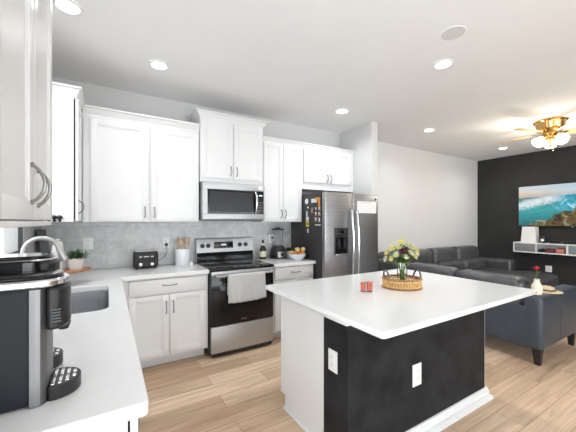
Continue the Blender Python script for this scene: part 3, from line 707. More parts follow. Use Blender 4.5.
m.tube([(0, 0, 0), (0, 0, 0.016), (0, 0, 0.018)], [0.026, 0.023, 0.018], 18).build('dial', M_black, t)
MB().lathe([(0.050, 1.087), (0.052, 1.10), (0.075, 1.285), (0.077, 1.29), (0.073, 1.29), (0.049, 1.105), (0.045, 1.095), (0.001, 1.094)], (bx, by, 0), 28).build('jar', M_clear, t)
MB().tube(bez([(bx-0.07, by, 1.26), (bx-0.13, by-0.01, 1.25), (bx-0.12, by-0.01, 1.14), (bx-0.055, by, 1.13)]), 0.009, 8).build('jar_handle', M_clear, t)
MB().lathe([(0.078, 1.289), (0.082, 1.292), (0.082, 1.305), (0.05, 1.312), (0.03, 1.313), (0.03, 1.325), (0.001, 1.327)], (bx, by, 0), 28).build('lid', M_black, t)
MB().box(1.900, 1.930, 3.575, 3.6005, 1.172, 1.198, 0.004).build('plug', M_black, t)
MB().tube(bez([(1.915, 3.575, 1.175), (1.915, 3.54, 1.10), (1.90, 3.58, 0.95), (1.93, 3.56, 0.935)]), 0.0035, 6).build('cord', M_black, t)
# fruit bowl
bx, by = 2.075, 3.20
t = thing('fruit_bowl', 'white bowl of apples on the short counter by the refrigerator', 'bowl', (bx, by, 0.914))
MB().lathe([(0.055, 0), (0.06, 0.004), (0.095, 0.035), (0.118, 0.078), (0.114, 0.078), (0.09, 0.04), (0.05, 0.012), (0.001, 0.010)], (bx, by, 0.914), 36).build('bowl', M_ceramic, t)
def apple(x, y, z, r, mm, lab):
    p = [(0.001, -0.70), (0.25, -0.86), (0.55, -0.80), (0.85, -0.45), (1.0, 0.08), (0.93, 0.5), (0.66, 0.82), (0.35, 0.90), (0.12, 0.78), (0.001, 0.66)]
    o = tag(MB().lathe([(a*r, b*r) for a, b in p], (x, y, z), 18).build('apple', mm), lab, 'fruit', 'apples in the white bowl')
    MB().tube([(x, y, z+0.66*r), (x+0.003, y, z+1.0*r)], [0.0015, 0.002], 6).build('stem', M_board, o)
apple(bx-0.062, by-0.03, 0.990, 0.037, M_orange, 'red apple at the left front of the white bowl')
apple(bx+0.008, by-0.058, 0.987, 0.036, M_orange, 'red apple at the front of the white bowl')
apple(bx+0.068, by-0.015, 0.990, 0.036, M_peach, 'yellow apple at the right of the white bowl')
apple(bx+0.035, by+0.058, 0.990, 0.036, M_orange, 'red apple at the right rear of the white bowl')
apple(bx-0.045, by+0.05, 0.990, 0.036, M_peach, 'yellow apple at the left rear of the white bowl')
apple(bx+0.0, by-0.005, 1.038, 0.037, M_peach, 'topmost yellow apple in the white bowl')
apple(bx+0.062, by-0.045, 1.046, 0.030, M_peach, 'small yellow apple high on the right side of the white bowl')
def plant(name, label, x, y, z, pot_prof, mm, nl, L, wid):
    t = thing(name, label, 'plant', (x, y, z))
    MB().lathe(pot_prof, (x, y, z), 28).build('pot', mm, t)
    h = max(p[1] for p in pot_prof); rr = max(p[0] for p in pot_prof)
    MB().lathe([(rr*0.85, h-0.016), (rr*0.8, h-0.010), (0.001, h-0.008)], (x, y, z), 20).build('soil', M_board, t)
    m = MB()
    for k in range(nl):
        a = k*2.399; q = (k+0.5)/nl; el = math.radians(80-62*q); l_ = L*(0.65+0.45*random.random())
        bp = (x+rr*0.45*q*math.cos(a), y+rr*0.45*q*math.sin(a), z+h-0.015)
        tp = (bp[0]+l_*math.cos(el)*math.cos(a), bp[1]+l_*math.cos(el)*math.sin(a), bp[2]+l_*math.sin(el))
        m.blade(bp, tp, wid, bend=-0.006, thick=wid*0.3)
    m.build('leaves', M_leaf, t)
plant('potted_plant', 'small dark green plant in a pale pot behind the fruit bowl', 2.15, 3.49, 0.914, [(0.050, 0), (0.052, 0.004), (0.058, 0.09), (0.054, 0.09), (0.05, 0.02), (0.001, 0.018)], M_ceramic, 50, 0.075, 0.007)

# ------------------------------------------------------------------ left corner: riser, plant, canister, board, soap
t = thing('countertop_riser', 'brown wooden riser board on black metal legs in the counter corner', 'riser', (-0.30, 2.92, 0.914))
def oval(cx, cy, a, b, rz, n=36): 
    return [(cx+a*math.cos(q)*math.cos(rz)-b*math.sin(q)*math.sin(rz), cy+a*math.cos(q)*math.sin(rz)+b*math.sin(q)*math.cos(rz)) for q in [2*PI*k/n for k in range(n)]]
MB().prism(oval(-0.285, 2.845, 0.19, 0.125, math.radians(32)), [], 1.012, 1.030).build('board', M_board, t, bev=0.004)
for (lx, ly) in ((-0.272, 2.745), (-0.405, 2.80), (-0.33, 2.93)):
    MB().box(lx-0.008, lx+0.008, ly-0.008, ly+0.008, 0.914, 1.0125).build('leg', M_blackmat, t)
MB().tube([(-0.272, 2.745, 1.004), (-0.405, 2.80, 1.004), (-0.33, 2.93, 1.004)], 0.006, 8, loop=True).build('frame', M_blackmat, t)
plant('potted_plant', 'small spiky green plant in a beige pot on the wooden riser', -0.213, 2.845, 1.030, [(0.043, 0), (0.045, 0.003), (0.058, 0.088), (0.054, 0.088), (0.046, 0.02), (0.001, 0.018)], M_beige, 90, 0.085, 0.006)
t = thing('canister', 'pale tapered ceramic canister on the riser behind the faucet', 'canister', (-0.325, 2.84, 1.03))
MB().lathe([(0.039, 0), (0.041, 0.004), (0.041, 0.066), (0.039, 0.072), (0.043, 0.074), (0.045, 0.080), (0.030, 0.210), (0.026, 0.217), (0.001, 0.219)], (-0.325, 2.84, 1.030), 28).build('jar', M_greytin, t)
MB().lathe([(0.012, 0.218), (0.010, 0.225), (0.014, 0.233), (0.001, 0.239)], (-0.325, 2.84, 1.030), 16).build('lid_knob', M_greytin, t)
tb = MB(Matrix.Translation((-0.44, 3.40, 0.9155)) @ Matrix.Rotation(math.radians(-9), 4, 'Y'))
tb.box(-0.008, 0.008, -0.16, 0.16, 0, 0.42, 0.003)
tag(tb.build('cutting_board', M_slate), 'dark grey slate cutting board leaning in the corner under the cabinet', 'cutting board')
t = thing('soap_bottle', 'frosted soap bottle with black pump in the counter corner', 'bottle', (-0.375, 3.18, 0.914))
MB().lathe([(0.032, 0), (0.034, 0.004), (0.034, 0.15), (0.02, 0.175), (0.014, 0.18)], (-0.375, 3.18, 0.914), 20).build('bottle', M_greytin, t)
MB().lathe([(0.016, 0.178), (0.016, 0.195), (0.006, 0.198), (0.006, 0.23), (0.012, 0.232), (0.012, 0.242)], (-0.375, 3.18, 0.914), 16).tube([(-0.375, 3.18, 1.150), (-0.345, 3.165, 1.150), (-0.335, 3.16, 1.14)], 0.005, 8).build('pump', M_black, t)
# black hooks on the side of the corner cabinet
t = thing('hook_rack', 'small black hook rack at the lower edge of the corner cabinet side', 'hook rack', (-0.36, 2.90, 1.40))
F = face((0, 2.9000, 0), '-Y')
MB(F).box(-0.428, -0.30, 1.424, 1.438, 0.0, 0.008, 0.002).build('bar', M_black, t)
for k, xx in enumerate((-0.415, -0.385, -0.352, -0.318)):
    MB(F).tube(bez([(xx, 1.430, 0.005), (xx, 1.405, 0.012), (xx+0.004, 1.395, 0.035), (xx+0.006, 1.418, 0.040)], 8), 0.008, 8).sph((xx, 1.434, 0.0175), 0.017, 10, 6).build('hook', M_black, t)

# ------------------------------------------------------------------ coffee machines (facing the aisle, +X)
def machine(name, label, y0, y1, ztop, zbot, xf, xtray, handle_side, rim=0.022):
    yc = (y0+y1)/2; hw = (y1-y0)/2
    t = thing(name, label, 'coffee machine', (xf-0.15, yc, zbot), group='coffee machines on the counter')
    XB = xf-0.30
    MB().box(XB, xf-0.030, y0, y1, zbot+0.004, ztop-rim, 0.012, 3).build('water_tank_body', M_coffee, t)
    m = MB(); m.quadring([[(x_, y_, z_) for x_, y_ in ([(xf-0.034, y0-0.001), (xf-0.012, y0+0.001), (xf-0.002, y0+0.012), (xf, y0+0.03), (xf, y1-0.03), (xf-0.002, y1-0.012), (xf-0.012, y1-0.001), (xf-0.034, y1+0.001)])] for z_ in (zbot+0.002, ztop-0.006-rim)])
    m.build('column', M_coffeesteel, t)
    # chrome rimmed lid
    L_ = xtray-XB-0.012
    lid = MB().prism([(XB, y0-0.002), (xf-0.02, y0-0.002)] + [(xf-0.02+0.064*math.sin(PI*k/12)**0.8, yc-(hw+0.002)*math.cos(PI*k/12)) for k in range(1, 12)] + [(xf-0.02, y1+0.002), (XB, y1+0.002)], [], ztop-0.004-rim, ztop-0.004).build('lid_rim', M_chrome, t, bev=0.006)
    MB().prism([(XB+0.01, y0+0.008), (xf-0.02, y0+0.008)] + [(xf-0.02+0.052*math.sin(PI*k/12)**0.8, yc-(hw-0.008)*math.cos(PI*k/12)) for k in range(1, 12)] + [(xf-0.02, y1-0.008), (XB+0.01, y1-0.008)], [], ztop-0.005, ztop+0.006).build('lid', M_blackgloss, lid, bev=0.005)
    # brewing head
    hd = MB().prism([(xf+0.0005, y0+0.004)] + [(xf+0.0005+0.047*math.sin(PI*k/12)**0.55, yc-(hw-0.004)*math.cos(PI*k/12)) for k in range(1, 12)] + [(xf+0.0005, y1-0.004)], [], ztop-0.142, ztop-0.005-rim).build('brew_head', M_black, t, bev=0.008)
    m = MB()
    for k in range(5): m.box(xf+0.012, xf+0.032, y0+0.002, y0+0.0065, ztop-0.12+k*0.008, ztop-0.116+k*0.008)
    m.build('vent_slots', M_blackgloss, hd)
    MB().cyl((xf+0.03, yc, ztop-0.16), (xf+0.03, yc, ztop-0.141), 0.012, 0.018, n=16).build('spout', M_black, hd)
    # drip tray: round cup stand with slotted chrome grid
    cx = xtray-0.062; r_ = 0.062
    ring2 = [(cx+r_*math.cos(a), yc+r_*math.sin(a)) for a in [-PI*0.62+PI*1.24*k/24 for k in range(25)]]
    lo = [p for p in ring2]; lo = [(xf+0.0005, lo[0][1])] + [p for p in lo if p[0] > xf+0.002] + [(xf+0.0005, lo[-1][1])]
    tr = MB().prism(lo, [], zbot+0.001, zbot+0.040).build('drip_tray', M_black, t, bev=0.003)
    m = MB()
    for k in range(7):
        xx = cx-0.046+k*0.0155; half = math.sqrt(max(0, 0.053**2-(xx-cx)**2))
        if xx-0.004 > xf+0.004:
            for s0, s1 in ((-half, -0.004), (0.004, half)):
                if s1-s0 > 0.006: m.box(xx-0.0042, xx+0.0042, yc+s0, yc+s1, zbot+0.0395, zbot+0.0425, 0.001)
    m.build('grid', M_chrome, tr)
    return t
machine('coffee_machine', 'near slate-black coffee machine with silver column at the left front of the counter', 1.005, 1.155, 1.250, 0.914, -0.140, -0.068, 1)
machine('coffee_machine', 'second black coffee machine behind the near one, with chrome lid rim', 1.205, 1.36, 1.285, 0.914, -0.190, -0.132, 1, 0.007)

# ------------------------------------------------------------------ island decor: basket, vase, flowers, candles
BXc, BYc, BR = 1.866, 1.452, math.radians(-31.2)
def ov(a, b, k, n): q = 2*PI*k/n; return (a*math.cos(q), b*math.sin(q))
t = thing('wicker_basket', 'oval woven rattan tray basket with strap handles, on the island', 'basket', (BXc, BYc, 0.914), BR)
A, B = 0.136, 0.122
m = MB(); n = 96
for zz in (0.014, 0.021, 0.036, 0.050, 0.057):
    m.tube([(*ov(A+0.002*math.cos(24*2*PI*k/n+zz*450), B+0.002*math.cos(24*2*PI*k/n+zz*450), k, n), zz) for k in range(n)], 0.0032, 6, loop=True)
m.build('weave', M_wicker, t, local=True)
m = MB()
for k in range(44):
    x, y = ov(A, B, k, 44); m.cyl((x, y, 0.002), (x, y, 0.068), 0.0042, n=6)
m.build('stakes', M_wicker, t, local=True)
for zz, nm, rr, ext in ((0.068, 'rim', 0.0075, 0.0), (0.007, 'foot_rim', 0.007, 0.001)):
    MB().tube([(*ov(A+ext, B+ext, k, 64), zz) for k in range(64)], rr, 8, loop=True).build(nm, M_wickerdark, t, local=True)
MB().prism([ov(A-0.003, B-0.003, k, 48) for k in range(48)], [], 0.004, 0.010).build('base', M_wickerdark, t, local=True)
for s in (-1, 1):
    MB().tube(bez([(s*0.112, -0.062, 0.068), (s*0.122, -0.06, 0.145), (s*0.122, 0.06, 0.145), (s*0.112, 0.062, 0.068)], 16), 0.0065, 8).build('handle', M_slate, t, local=True)
vx, vy, vz = 1.905, 1.478, 0.925
t = thing('glass_vase', 'clear glass cylinder vase standing in the wicker basket', 'vase', (vx, vy, vz))
MB().lathe([(0.034, 0), (0.036, 0.003), (0.036, 0.158), (0.0345, 0.160), (0.033, 0.158), (0.033, 0.010), (0.001, 0.008)], (vx, vy, vz), 28).build('glass', M_water, t)
def flower(k, tip, mm, r, lab, kind):
    t = thing('cut_flower', lab, 'flower', (vx, vy, vz+0.012), group='cut flowers in the glass vase')
    b = Vector((vx+random.uniform(-0.018, 0.018), vy+random.uniform(-0.018, 0.018), vz+0.013)); e = Vector(tip)
    nk = Vector((vx+(tip[0]-vx)*0.22, vy+(tip[1]-vy)*0.22, vz+0.16))
    MB().tube(bez([b, b.lerp(nk, 0.6), nk, e], 8), 0.0018, 6).build('stem', M_stem, t)
    m = MB(); d = (e-nk).normalized(); Rm = d.to_track_quat('Z', 'Y').to_matrix()
    rings = 3 if kind != 'spray' else 1
    if kind == 'spray':
        for q in range(7):
            p = e + Vector((random.uniform(-1, 1), random.uniform(-1, 1), random.uniform(-0.6, 0.8)))*r; m.sph(p, r*0.33, 8, 5)
    else:
        for g in range(rings):
            np_ = 12-2*g; el = math.radians(10+28*g)
            for q in range(np_):
                a = 2*PI*(q+0.5*g)/np_; v = Vector((math.cos(a)*math.cos(el), math.sin(a)*math.cos(el), math.sin(el)))
                m.blade(e, e + Rm @ v * r*(1-0.12*g), r*0.22, bend=0.12*r, n=4, thick=0.0012)
        m.sph(e+d*r*0.1, r*0.3, 8, 5)
    m.build('blossom', mm, t)
    lf = MB()
    for q in range(7):
        p = nk.lerp(e, 0.05+0.12*q); a = random.uniform(0, 2*PI)
        lf.blade(p, p+Vector((math.cos(a), math.sin(a), 0.5))*0.042, 0.009, n=4)
    lf.build('leaves', M_leaf if k % 2 else M_stem, t)
RV = Vector((math.cos(math.radians(31.2)), -math.sin(math.radians(31.2)), 0)); FV = Vector((math.sin(math.radians(31.2)), math.cos(math.radians(31.2)), 0))
fl = [(-0.11, 0.00, 1.165, M_yellow, 0.032, 'y'), (-0.085, -0.03, 1.20, M_yellow, 0.031, 'y'), (-0.05, 0.02, 1.228, M_pale, 0.030, 'p'), (-0.022, -0.02, 1.24, M_yellow, 0.031, 'y'),
      (0.01, 0.01, 1.25, M_yellow, 0.030, 'y'), (0.042, 0.0, 1.232, M_pale, 0.032, 'p'), (0.075, 0.02, 1.215, M_pale, 0.030, 'p'), (0.10, -0.01, 1.18, M_yellow, 0.030, 'y'),
      (-0.024, -0.06, 1.178, M_burg, 0.034, 'b'), (0.008, -0.06, 1.197, M_burg, 0.026, 'b'), (-0.065, -0.055, 1.155, M_pale, 0.033, 'p'), (0.04, -0.06, 1.165, M_pale, 0.032, 'p'),
      (0.07, -0.05, 1.14, M_yellow, 0.028, 'y'), (-0.115, 0.02, 1.115, M_pale, 0.028, 'p'), (0.02, 0.05, 1.21, M_yellow, 0.030, 'y'), (-0.055, 0.05, 1.19, M_pale, 0.028, 'p'), (0.105, 0.03, 1.135, M_pale, 0.028, 'p'),
      (-0.095, -0.04, 1.125, M_yellow, 0.026, 'y'), (0.09, -0.04, 1.16, M_pale, 0.026, 'p'), (-0.045, -0.05, 1.205, M_yellow, 0.024, 'y'), (0.055, -0.04, 1.20, M_yellow, 0.026, 'y'), (0.0, -0.07, 1.14, M_pale, 0.026, 'p')]
labs = {'y': 'yellow blossom on a green stem in the glass vase', 'p': 'pale cream blossom on a green stem in the glass vase', 'b': 'dark burgundy blossom at the middle of the bouquet'}
for k, (a, b, z, mm, r, kd) in enumerate(fl):
    p = Vector((vx, vy, 0)) + RV*a + FV*b
    flower(k, (p.x, p.y, z), mm, r, labs[kd], 'daisy')
def votive(x, y, rr, hh, lab):
    t = thing('votive_candle', lab, 'candle', (x, y, 0.914), group='votive candles on the island')
    MB().lathe([(rr-0.004, 0), (rr, 0.003), (rr+0.003, hh), (rr+0.001, hh+0.001), (rr-0.002, 0.008), (0.001, 0.006)], (x, y, 0.914), 24).build('glass', M_clear, t)
    MB().lathe([(rr-0.004, 0.009), (rr-0.003, hh*0.80), (0.001, hh*0.78)], (x, y, 0.914), 24).build('wax', M_wax, t)
    MB().cyl((x, y, 0.914+hh*0.77), (x, y, 0.914+hh*0.90), 0.001, n=6).build('wick', M_black, t)
votive(1.517, 1.50, 0.019, 0.080, 'smaller coral votive candle, left of the pair on the island')
votive(1.553, 1.475, 0.0225, 0.086, 'larger coral votive candle, right of the pair on the island')

# ------------------------------------------------------------------ sectional sofa
t = thing('sectional_sofa', 'dark slate leather sectional sofa turning the corner behind the island', 'sofa', (4.6, 2.6, 0))
SX = 3.55
def rb(name, x0, x1, y0, y1, z0, z1, b, mm=None, seg=4): return MB().box(x0, x1, y0, y1, z0, z1, b, seg).build(name, mm or M_leather, t, angle=60)
rb('back_panel', SX, SX+0.20, 1.30, 3.55, 0.15, 0.56, 0.012, M_leather2)
ar = rb('armrest', SX, 4.57, 1.175, 1.335, 0.15, 0.672, 0.035, M_leather2)
MB().sph((4.02, 1.172, 0.50), (0.012, 0.006, 0.012), 12, 8).build('button', M_leather2, ar)
MB().tube([(4.02, 1.1735, 0.50), (4.02, 1.1735, 0.19)], 0.003, 6).build('tuft_seam', M_leather2, ar)
for k, (a, b) in enumerate(((1.338, 2.035), (2.045, 2.735), (2.745, 3.30))):
    rb('back_cushion', SX+0.005, SX+0.275, a, b, 0.50, 0.825, 0.085, seg=6)
for a, b in ((1.34, 2.035), (2.04, 2.66)):
    rb('seat_cushion', SX+0.22, 4.50, a, b, 0.28, 0.46, 0.05)
rb('seat_base', SX+0.20, 4.48, 1.34, 2.66, 0.15, 0.30, 0.012, M_leather2)
rb('seat_base', SX+0.20, 6.98, 2.66, 3.36, 0.15, 0.30, 0.012, M_leather2)
rb('back_panel', SX+0.20, 6.98, 3.36, 3.58, 0.15, 0.60, 0.02, M_leather2)
for a, b in ((3.80, 4.28), (4.29, 5.08), (5.09, 5.86), (5.87, 6.68)):
    rb('back_cushion', a, b, 3.24, 3.52, 0.56, 0.90, 0.10, seg=6)
    rb('lumbar_cushion', a, b, 3.10, 3.30, 0.42, 0.66, 0.08, seg=6)
for a, b in ((3.78, 4.7), (4.71, 5.55)):
    rb('seat_cushion', a, b, 2.62, 3.16, 0.28, 0.46, 0.05)
MB().prism(rrect(5.56, 6.72, 2.66, 3.16, 0.05), [], 0.29, 0.455).build('seat_cushion', M_leather, t, bev=0.03)
MB().prism(rrect(5.62, 6.95, 1.98, 2.70, 0.30, 8), [], 0.26, 0.455).build('chaise', M_leather, t, bev=0.04, angle=60)
MB().prism(rrect(5.66, 6.91, 2.02, 2.66, 0.28, 8), [], 0.15, 0.258).build('chaise_base', M_leather2, t)
rb('armrest', 6.74, 7.02, 2.72, 3.40, 0.15, 0.64, 0.06, seg=5)
for (lx, ly) in ((3.60, 1.225), (4.51, 1.225), (3.60, 3.45), (6.92, 3.45), (6.80, 2.15), (5.80, 2.15), (4.40, 2.55)):
    MB().quadring([[(lx+sx*r_, ly+sy*r_, z) for sx, sy in ((-1, -1), (1, -1), (1, 1), (-1, 1))] for r_, z in ((0.022, 0.0), (0.036, 0.152))]).build('leg', M_black, t)
# things on the sofa arm
t = thing('sun_hat', 'straw hat lying on the near sofa armrest', 'hat', (3.93, 1.262, 0.672))
m = MB(); 
prof = [(0.001, 0.100), (0.05, 0.098), (0.075, 0.085), (0.085, 0.05), (0.09, 0.022), (0.12, 0.014), (0.165, 0.006), (0.168, 0.003), (0.12, 0.009), (0.088, 0.014), (0.08, 0.05), (0.07, 0.08), (0.001, 0.094)]
m.quadring([[(3.93+r_*0.82*math.cos(2*PI*k/32), 1.262+r_*0.78*math.sin(2*PI*k/32), 0.672+z*0.55+0.0*r_) for k in range(32)] for r_, z in prof]); m.build('straw', M_straw, t)
MB().quadring([[(3.93+r_*0.82*math.cos(2*PI*k/32), 1.262+r_*0.78*math.sin(2*PI*k/32), 0.672+z*0.55) for k in range(32)] for r_, z in ((0.0905, 0.022), (0.0925, 0.024), (0.0885, 0.046), (0.0865, 0.046))], cap0=False, cap1=False).build('ribbon', M_black, t)
t = thing('bud_vase', 'cream ceramic vase with a single rose on the sofa armrest corner', 'vase', (3.72, 1.262, 0.672))
MB().lathe([(0.028, 0), (0.040, 0.006), (0.048, 0.05), (0.044, 0.09), (0.026, 0.125), (0.022, 0.14), (0.027, 0.155), (0.022, 0.155), (0.018, 0.14), (0.001, 0.13)], (3.665, 1.255, 0.672), 24).build('body', M_cream, t)
t = thing('rose', 'red rose standing in the cream vase', 'flower', (3.665, 1.255, 0.805))
MB().tube(bez([(3.665, 1.255, 0.806), (3.665, 1.255, 0.86), (3.66, 1.255, 0.92)], 6), 0.003, 6).build('stem', M_stem, t)
m = MB(); m.sph((3.66, 1.255, 0.935), (0.016, 0.016, 0.020), 10, 8)
for k in range(9):
    a = k*2.399; m.blade((3.66+0.004*math.cos(a), 1.255+0.004*math.sin(a), 0.918), (3.66+0.030*math.cos(a), 1.255+0.030*math.sin(a), 0.950-0.002*k), 0.016, bend=0.006, n=4)
m.build('blossom', M_red, t)
m = MB()
for k in range(4):
    a = 0.6+k*1.7; m.blade((3.664, 1.255, 0.85+0.012*k), (3.664+0.04*math.cos(a), 1.255+0.04*math.sin(a), 0.87+0.012*k), 0.010, n=4)
m.build('leaves', M_leaf, t)

# ------------------------------------------------------------------ television wall
def tv_mat():
    m, n, l, p = new_mat('seascape_screen')
    tc = n.new('ShaderNodeTexCoord'); s = n.new('ShaderNodeSeparateXYZ'); l.new(tc.outputs['Object'], s.inputs[0])
    def math_(op, a, b=None, c=None):
        q = n.new('ShaderNodeMath'); q.operation = op
        for i, v in enumerate((a, b, c)):
            if v is None: continue
            if isinstance(v, (int, float)): q.inputs[i].default_value = v
            else: l.new(v, q.inputs[i])
        return q.outputs[0]
    u = math_('DIVIDE', math_('MULTIPLY', s.outputs[1], -1), 1.42)   # 0 left .. 1 right
    v = math_('DIVIDE', s.outputs[2], 0.80)
    def noise(scale, det=6, dist=0.5, sx=1.0):
        mp = n.new('ShaderNodeMapping'); mp.inputs['Scale'].default_value = (1, 1, sx); l.new(tc.outputs['Object'], mp.inputs[0])
        t = n.new('ShaderNodeTexNoise'); t.inputs['Scale'].default_value = scale; t.inputs['Detail'].default_value = det; t.inputs['Distortion'].default_value = dist
        l.new(mp.outputs[0], t.inputs['Vector']); return t.outputs['Fac']
    def ramp(f, els):
        r = n.new('ShaderNodeValToRGB'); l.new(f, r.inputs[0])
        while len(r.color_ramp.elements) < len(els): r.color_ramp.elements.new(0.5)
        for e, (ps, c) in zip(r.color_ramp.elements, els): e.position = ps; e.color = (*c, 1)
        return r.outputs[0]
    def mix(f, a, b):
        x = n.new('ShaderNodeMix'); x.data_type = 'RGBA'; l.new(f, x.inputs[0]); l.new(a, x.inputs[6]); l.new(b, x.inputs[7]); return x.outputs[2]
    def step(x, a, b): return math_('SMOOTHSTEP', x, a, b) if False else ramp_val(x, a, b)
    def ramp_val(x, a, b):
        r = n.new('ShaderNodeMapRange'); r.inputs[1].default_value = a; r.inputs[2].default_value = b; l.new(x, r.inputs[0]); return r.outputs[0]
    n1 = noise(5, 7, 1.0, 3.0); n2 = noise(16, 6, 1.2, 2.0); n3 = noise(9, 8, 0.8)
    sky = mix(ramp_val(u, 0.0, 0.6), ramp(math_('ADD', v, math_('MULTIPLY', n1, 0.2)), [(0.78, (0.55, 0.42, 0.30)), (0.92, (0.80, 0.66, 0.52)), (1.08, (0.70, 0.72, 0.72))]),
              ramp(math_('ADD', v, math_('MULTIPLY', n1, 0.2)), [(0.80, (0.50, 0.52, 0.50)), (0.95, (0.62, 0.72, 0.78)), (1.1, (0.52, 0.68, 0.78))]))
    sea = ramp(math_('ADD', math_('ADD', v, math_('MULTIPLY', n2, 0.5)), -0.2), [(0.0, (0.005, 0.11, 0.13)), (0.3, (0.02, 0.30, 0.32)), (0.48, (0.05, 0.42, 0.43)), (0.62, (0.03, 0.22, 0.26))])
    slope = math_('SUBTRACT', math_('SUBTRACT', v, 0.50), math_('MULTIPLY', u, 0.42))   # the wave crest rises to the right
    wavef = math_('ABSOLUTE', math_('ADD', slope, math_('MULTIPLY', math_('SUBTRACT', n2, 0.5), 0.25)))
    foam = ramp(wavef, [(0.05, (1, 1, 1)), (0.14, (0, 0, 0))])
    white = ramp(n2, [(0.3, (0.50, 0.66, 0.72)), (0.6, (0.85, 0.90, 0.92))])
    col = mix(foam, sea, white)
    blue = ramp(n3, [(0.40, (0.02, 0.30, 0.45)), (0.58, (0.10, 0.55, 0.68)), (0.68, (0.7, 0.85, 0.9))])
    col = mix(math_('MULTIPLY', ramp_val(u, 0.36, 0.52), ramp_val(v, 0.30, 0.42)), col, blue)
    rock = ramp(n3, [(0.36, (0.02, 0.015, 0.008)), (0.47, (0.16, 0.075, 0.03)), (0.55, (0.10, 0.13, 0.03)), (0.66, (0.40, 0.32, 0.22))])
    rk = ramp_val(math_('ADD', math_('SUBTRACT', math_('MULTIPLY', u, 0.9), math_('MULTIPLY', v, 1.1)), math_('MULTIPLY', math_('SUBTRACT', n1, 0.5), 0.5)), 0.06, 0.12)
    col = mix(rk, col, rock)
    skf = ramp_val(math_('ADD', math_('SUBTRACT', v, math_('MULTIPLY', u, 0.06)), math_('MULTIPLY', math_('SUBTRACT', n2, 0.5), 0.05)), 0.685, 0.70)
    col = mix(skf, col, sky)
    p.inputs['Base Color'].default_value = (0.01, 0.01, 0.01, 1); p.inputs['Roughness'].default_value = 0.15
    l.new(col, p.inputs['Emission Color']); p.inputs['Emission Strength'].default_value = 0.75
    return m
ty0, ty1, tz0, tz1 = 1.355, 2.785, 1.305, 2.115
t = thing('television', 'wall-mounted flat television showing a rocky seascape', 'television', (7.25, 2.07, tz0))
MB().box(7.235, 7.27, ty0, ty1, tz0, tz1, 0.004).build('housing', M_black, t)
MB().box(7.27, 7.319, 1.8, 2.3, 1.5, 1.9).build('wall_mount', M_black, t)
scr = MB().box(7.2325, 7.2345, ty0+0.008, ty1-0.008, tz0+0.016, tz1-0.008)
so = scr.build('screen', tv_mat(), t)
# put the screen's own origin at its lower left corner so the picture maps from there
off = Vector((7.2335, ty1-0.008, tz0+0.016)) - Vector(ROOT[t.name])
for v_ in so.data.vertices: v_.co -= off
so.location = off
MB().box(7.2318, 7.2346, 1.93, 1.97, tz0-0.006, tz0+0.006).build('sensor', M_steel, t)
# floating shelf
sy0, sy1, sx0, sz0, sz1 = 1.35, 2.80, 7.04, 0.795, 0.992
t = thing('floating_media_shelf', 'white floating media shelf with grey fronts on the black wall', 'shelf', (7.18, 2.08, sz0))
m = MB(); q = 0.020
m.box(sx0, RX-0.002, sy0, sy1, sz1-q, sz1).box(sx0, RX-0.002, sy0, sy1, sz0, sz0+q).box(sx0, RX-0.002, sy1-q, sy1, sz0+q, sz1-q).box(sx0, RX-0.002, sy0, sy0+q, sz0+q, sz1-q)
m.box(sx0+0.005, RX-0.002, 2.42, 2.435, sz0+q, sz1-q).box(sx0+0.005, RX-0.002, 1.955, 1.985, sz0+q, sz1-q).box(RX-0.02, RX-0.002, sy0+q, sy1-q, sz0+q, sz1-q)
m.build('carcass', M_white, t)
MB().box(sx0+0.004, sx0+0.02, 2.438, sy1-q-0.003, sz0+q+0.003, sz1-q-0.003, 0.002).build('door', M_greylam, t)['label'] = 'grey drop front'
MB().box(sx0+0.004, sx0+0.02, sy0+q+0.003, 1.952, sz0+q+0.003, sz1-q-0.003, 0.002).build('door', M_tealbin, t)['label'] = 'blue-grey drop front'
tag(MB().box(7.07, 7.24, 2.02, 2.14, sz0+q+0.001, sz0+q+0.085, 0.006).build('book_stack', M_pink), 'salmon pink box inside the open middle of the floating shelf', 'box')
tag(MB().sph((7.12, 2.24, sz0+q+0.040), (0.06, 0.075, 0.0395), 16, 8, 0.7).build('folded_cloth', M_maroon), 'dark maroon folded cloth inside the open floating shelf', 'cloth')
tag(MB().sph((7.12, 2.365, sz0+q+0.033), (0.06, 0.045, 0.0325), 16, 8, 0.8).build('black_pouch', M_black), 'black pouch inside the open floating shelf, beside the maroon cloth', 'pouch')
# white slatted box and jar and soundbar on the shelf
t = thing('speaker_box', 'white upright ribbed box on the left of the floating shelf', 'box', (7.16, 2.555, sz1))
MB().quadring([[(7.09, 2.442, sz1+0.001), (7.25, 2.442, sz1+0.001), (7.25, 2.69, sz1+0.001), (7.09, 2.69, sz1+0.001)], [(7.09, 2.455, sz1+0.308), (7.25, 2.455, sz1+0.308), (7.25, 2.665, sz1+0.308), (7.09, 2.665, sz1+0.308)]]).build('case', M_paper, t)
m = MB()
for k in range(9): m.box(7.087, 7.0905, 2.462, 2.655, sz1+0.025+k*0.03, sz1+0.031+k*0.03, 0.001)
m.build('ribs', M_plate, t)
t = thing('candle_jar', 'black jar with white emblem on the floating shelf', 'jar', (7.15, 2.345, sz1))
MB().lathe([(0.050, 0), (0.053, 0.004), (0.053, 0.11), (0.047, 0.118), (0.047, 0.135), (0.001, 0.138)], (7.15, 2.345, sz1+0.001), 24).build('jar', M_black, t)
MB().tube([(7.0955, 2.345, sz1+0.055), (7.0975, 2.345, sz1+0.055)], [0.026, 0.026], 16).build('emblem', M_paper, t)
t = thing('soundbar', 'long black soundbar lying on the floating shelf under the television', 'soundbar', (7.16, 1.82, sz1))
MB().box(7.10, 7.20, 1.40, 2.24, sz1+0.001, sz1+0.060, 0.008, 3).build('housing', M_black, t)
MB().box(7.0975, 7.1005, 2.04, 2.075, sz1+0.02, sz1+0.03).build('indicator', M_steel, t)

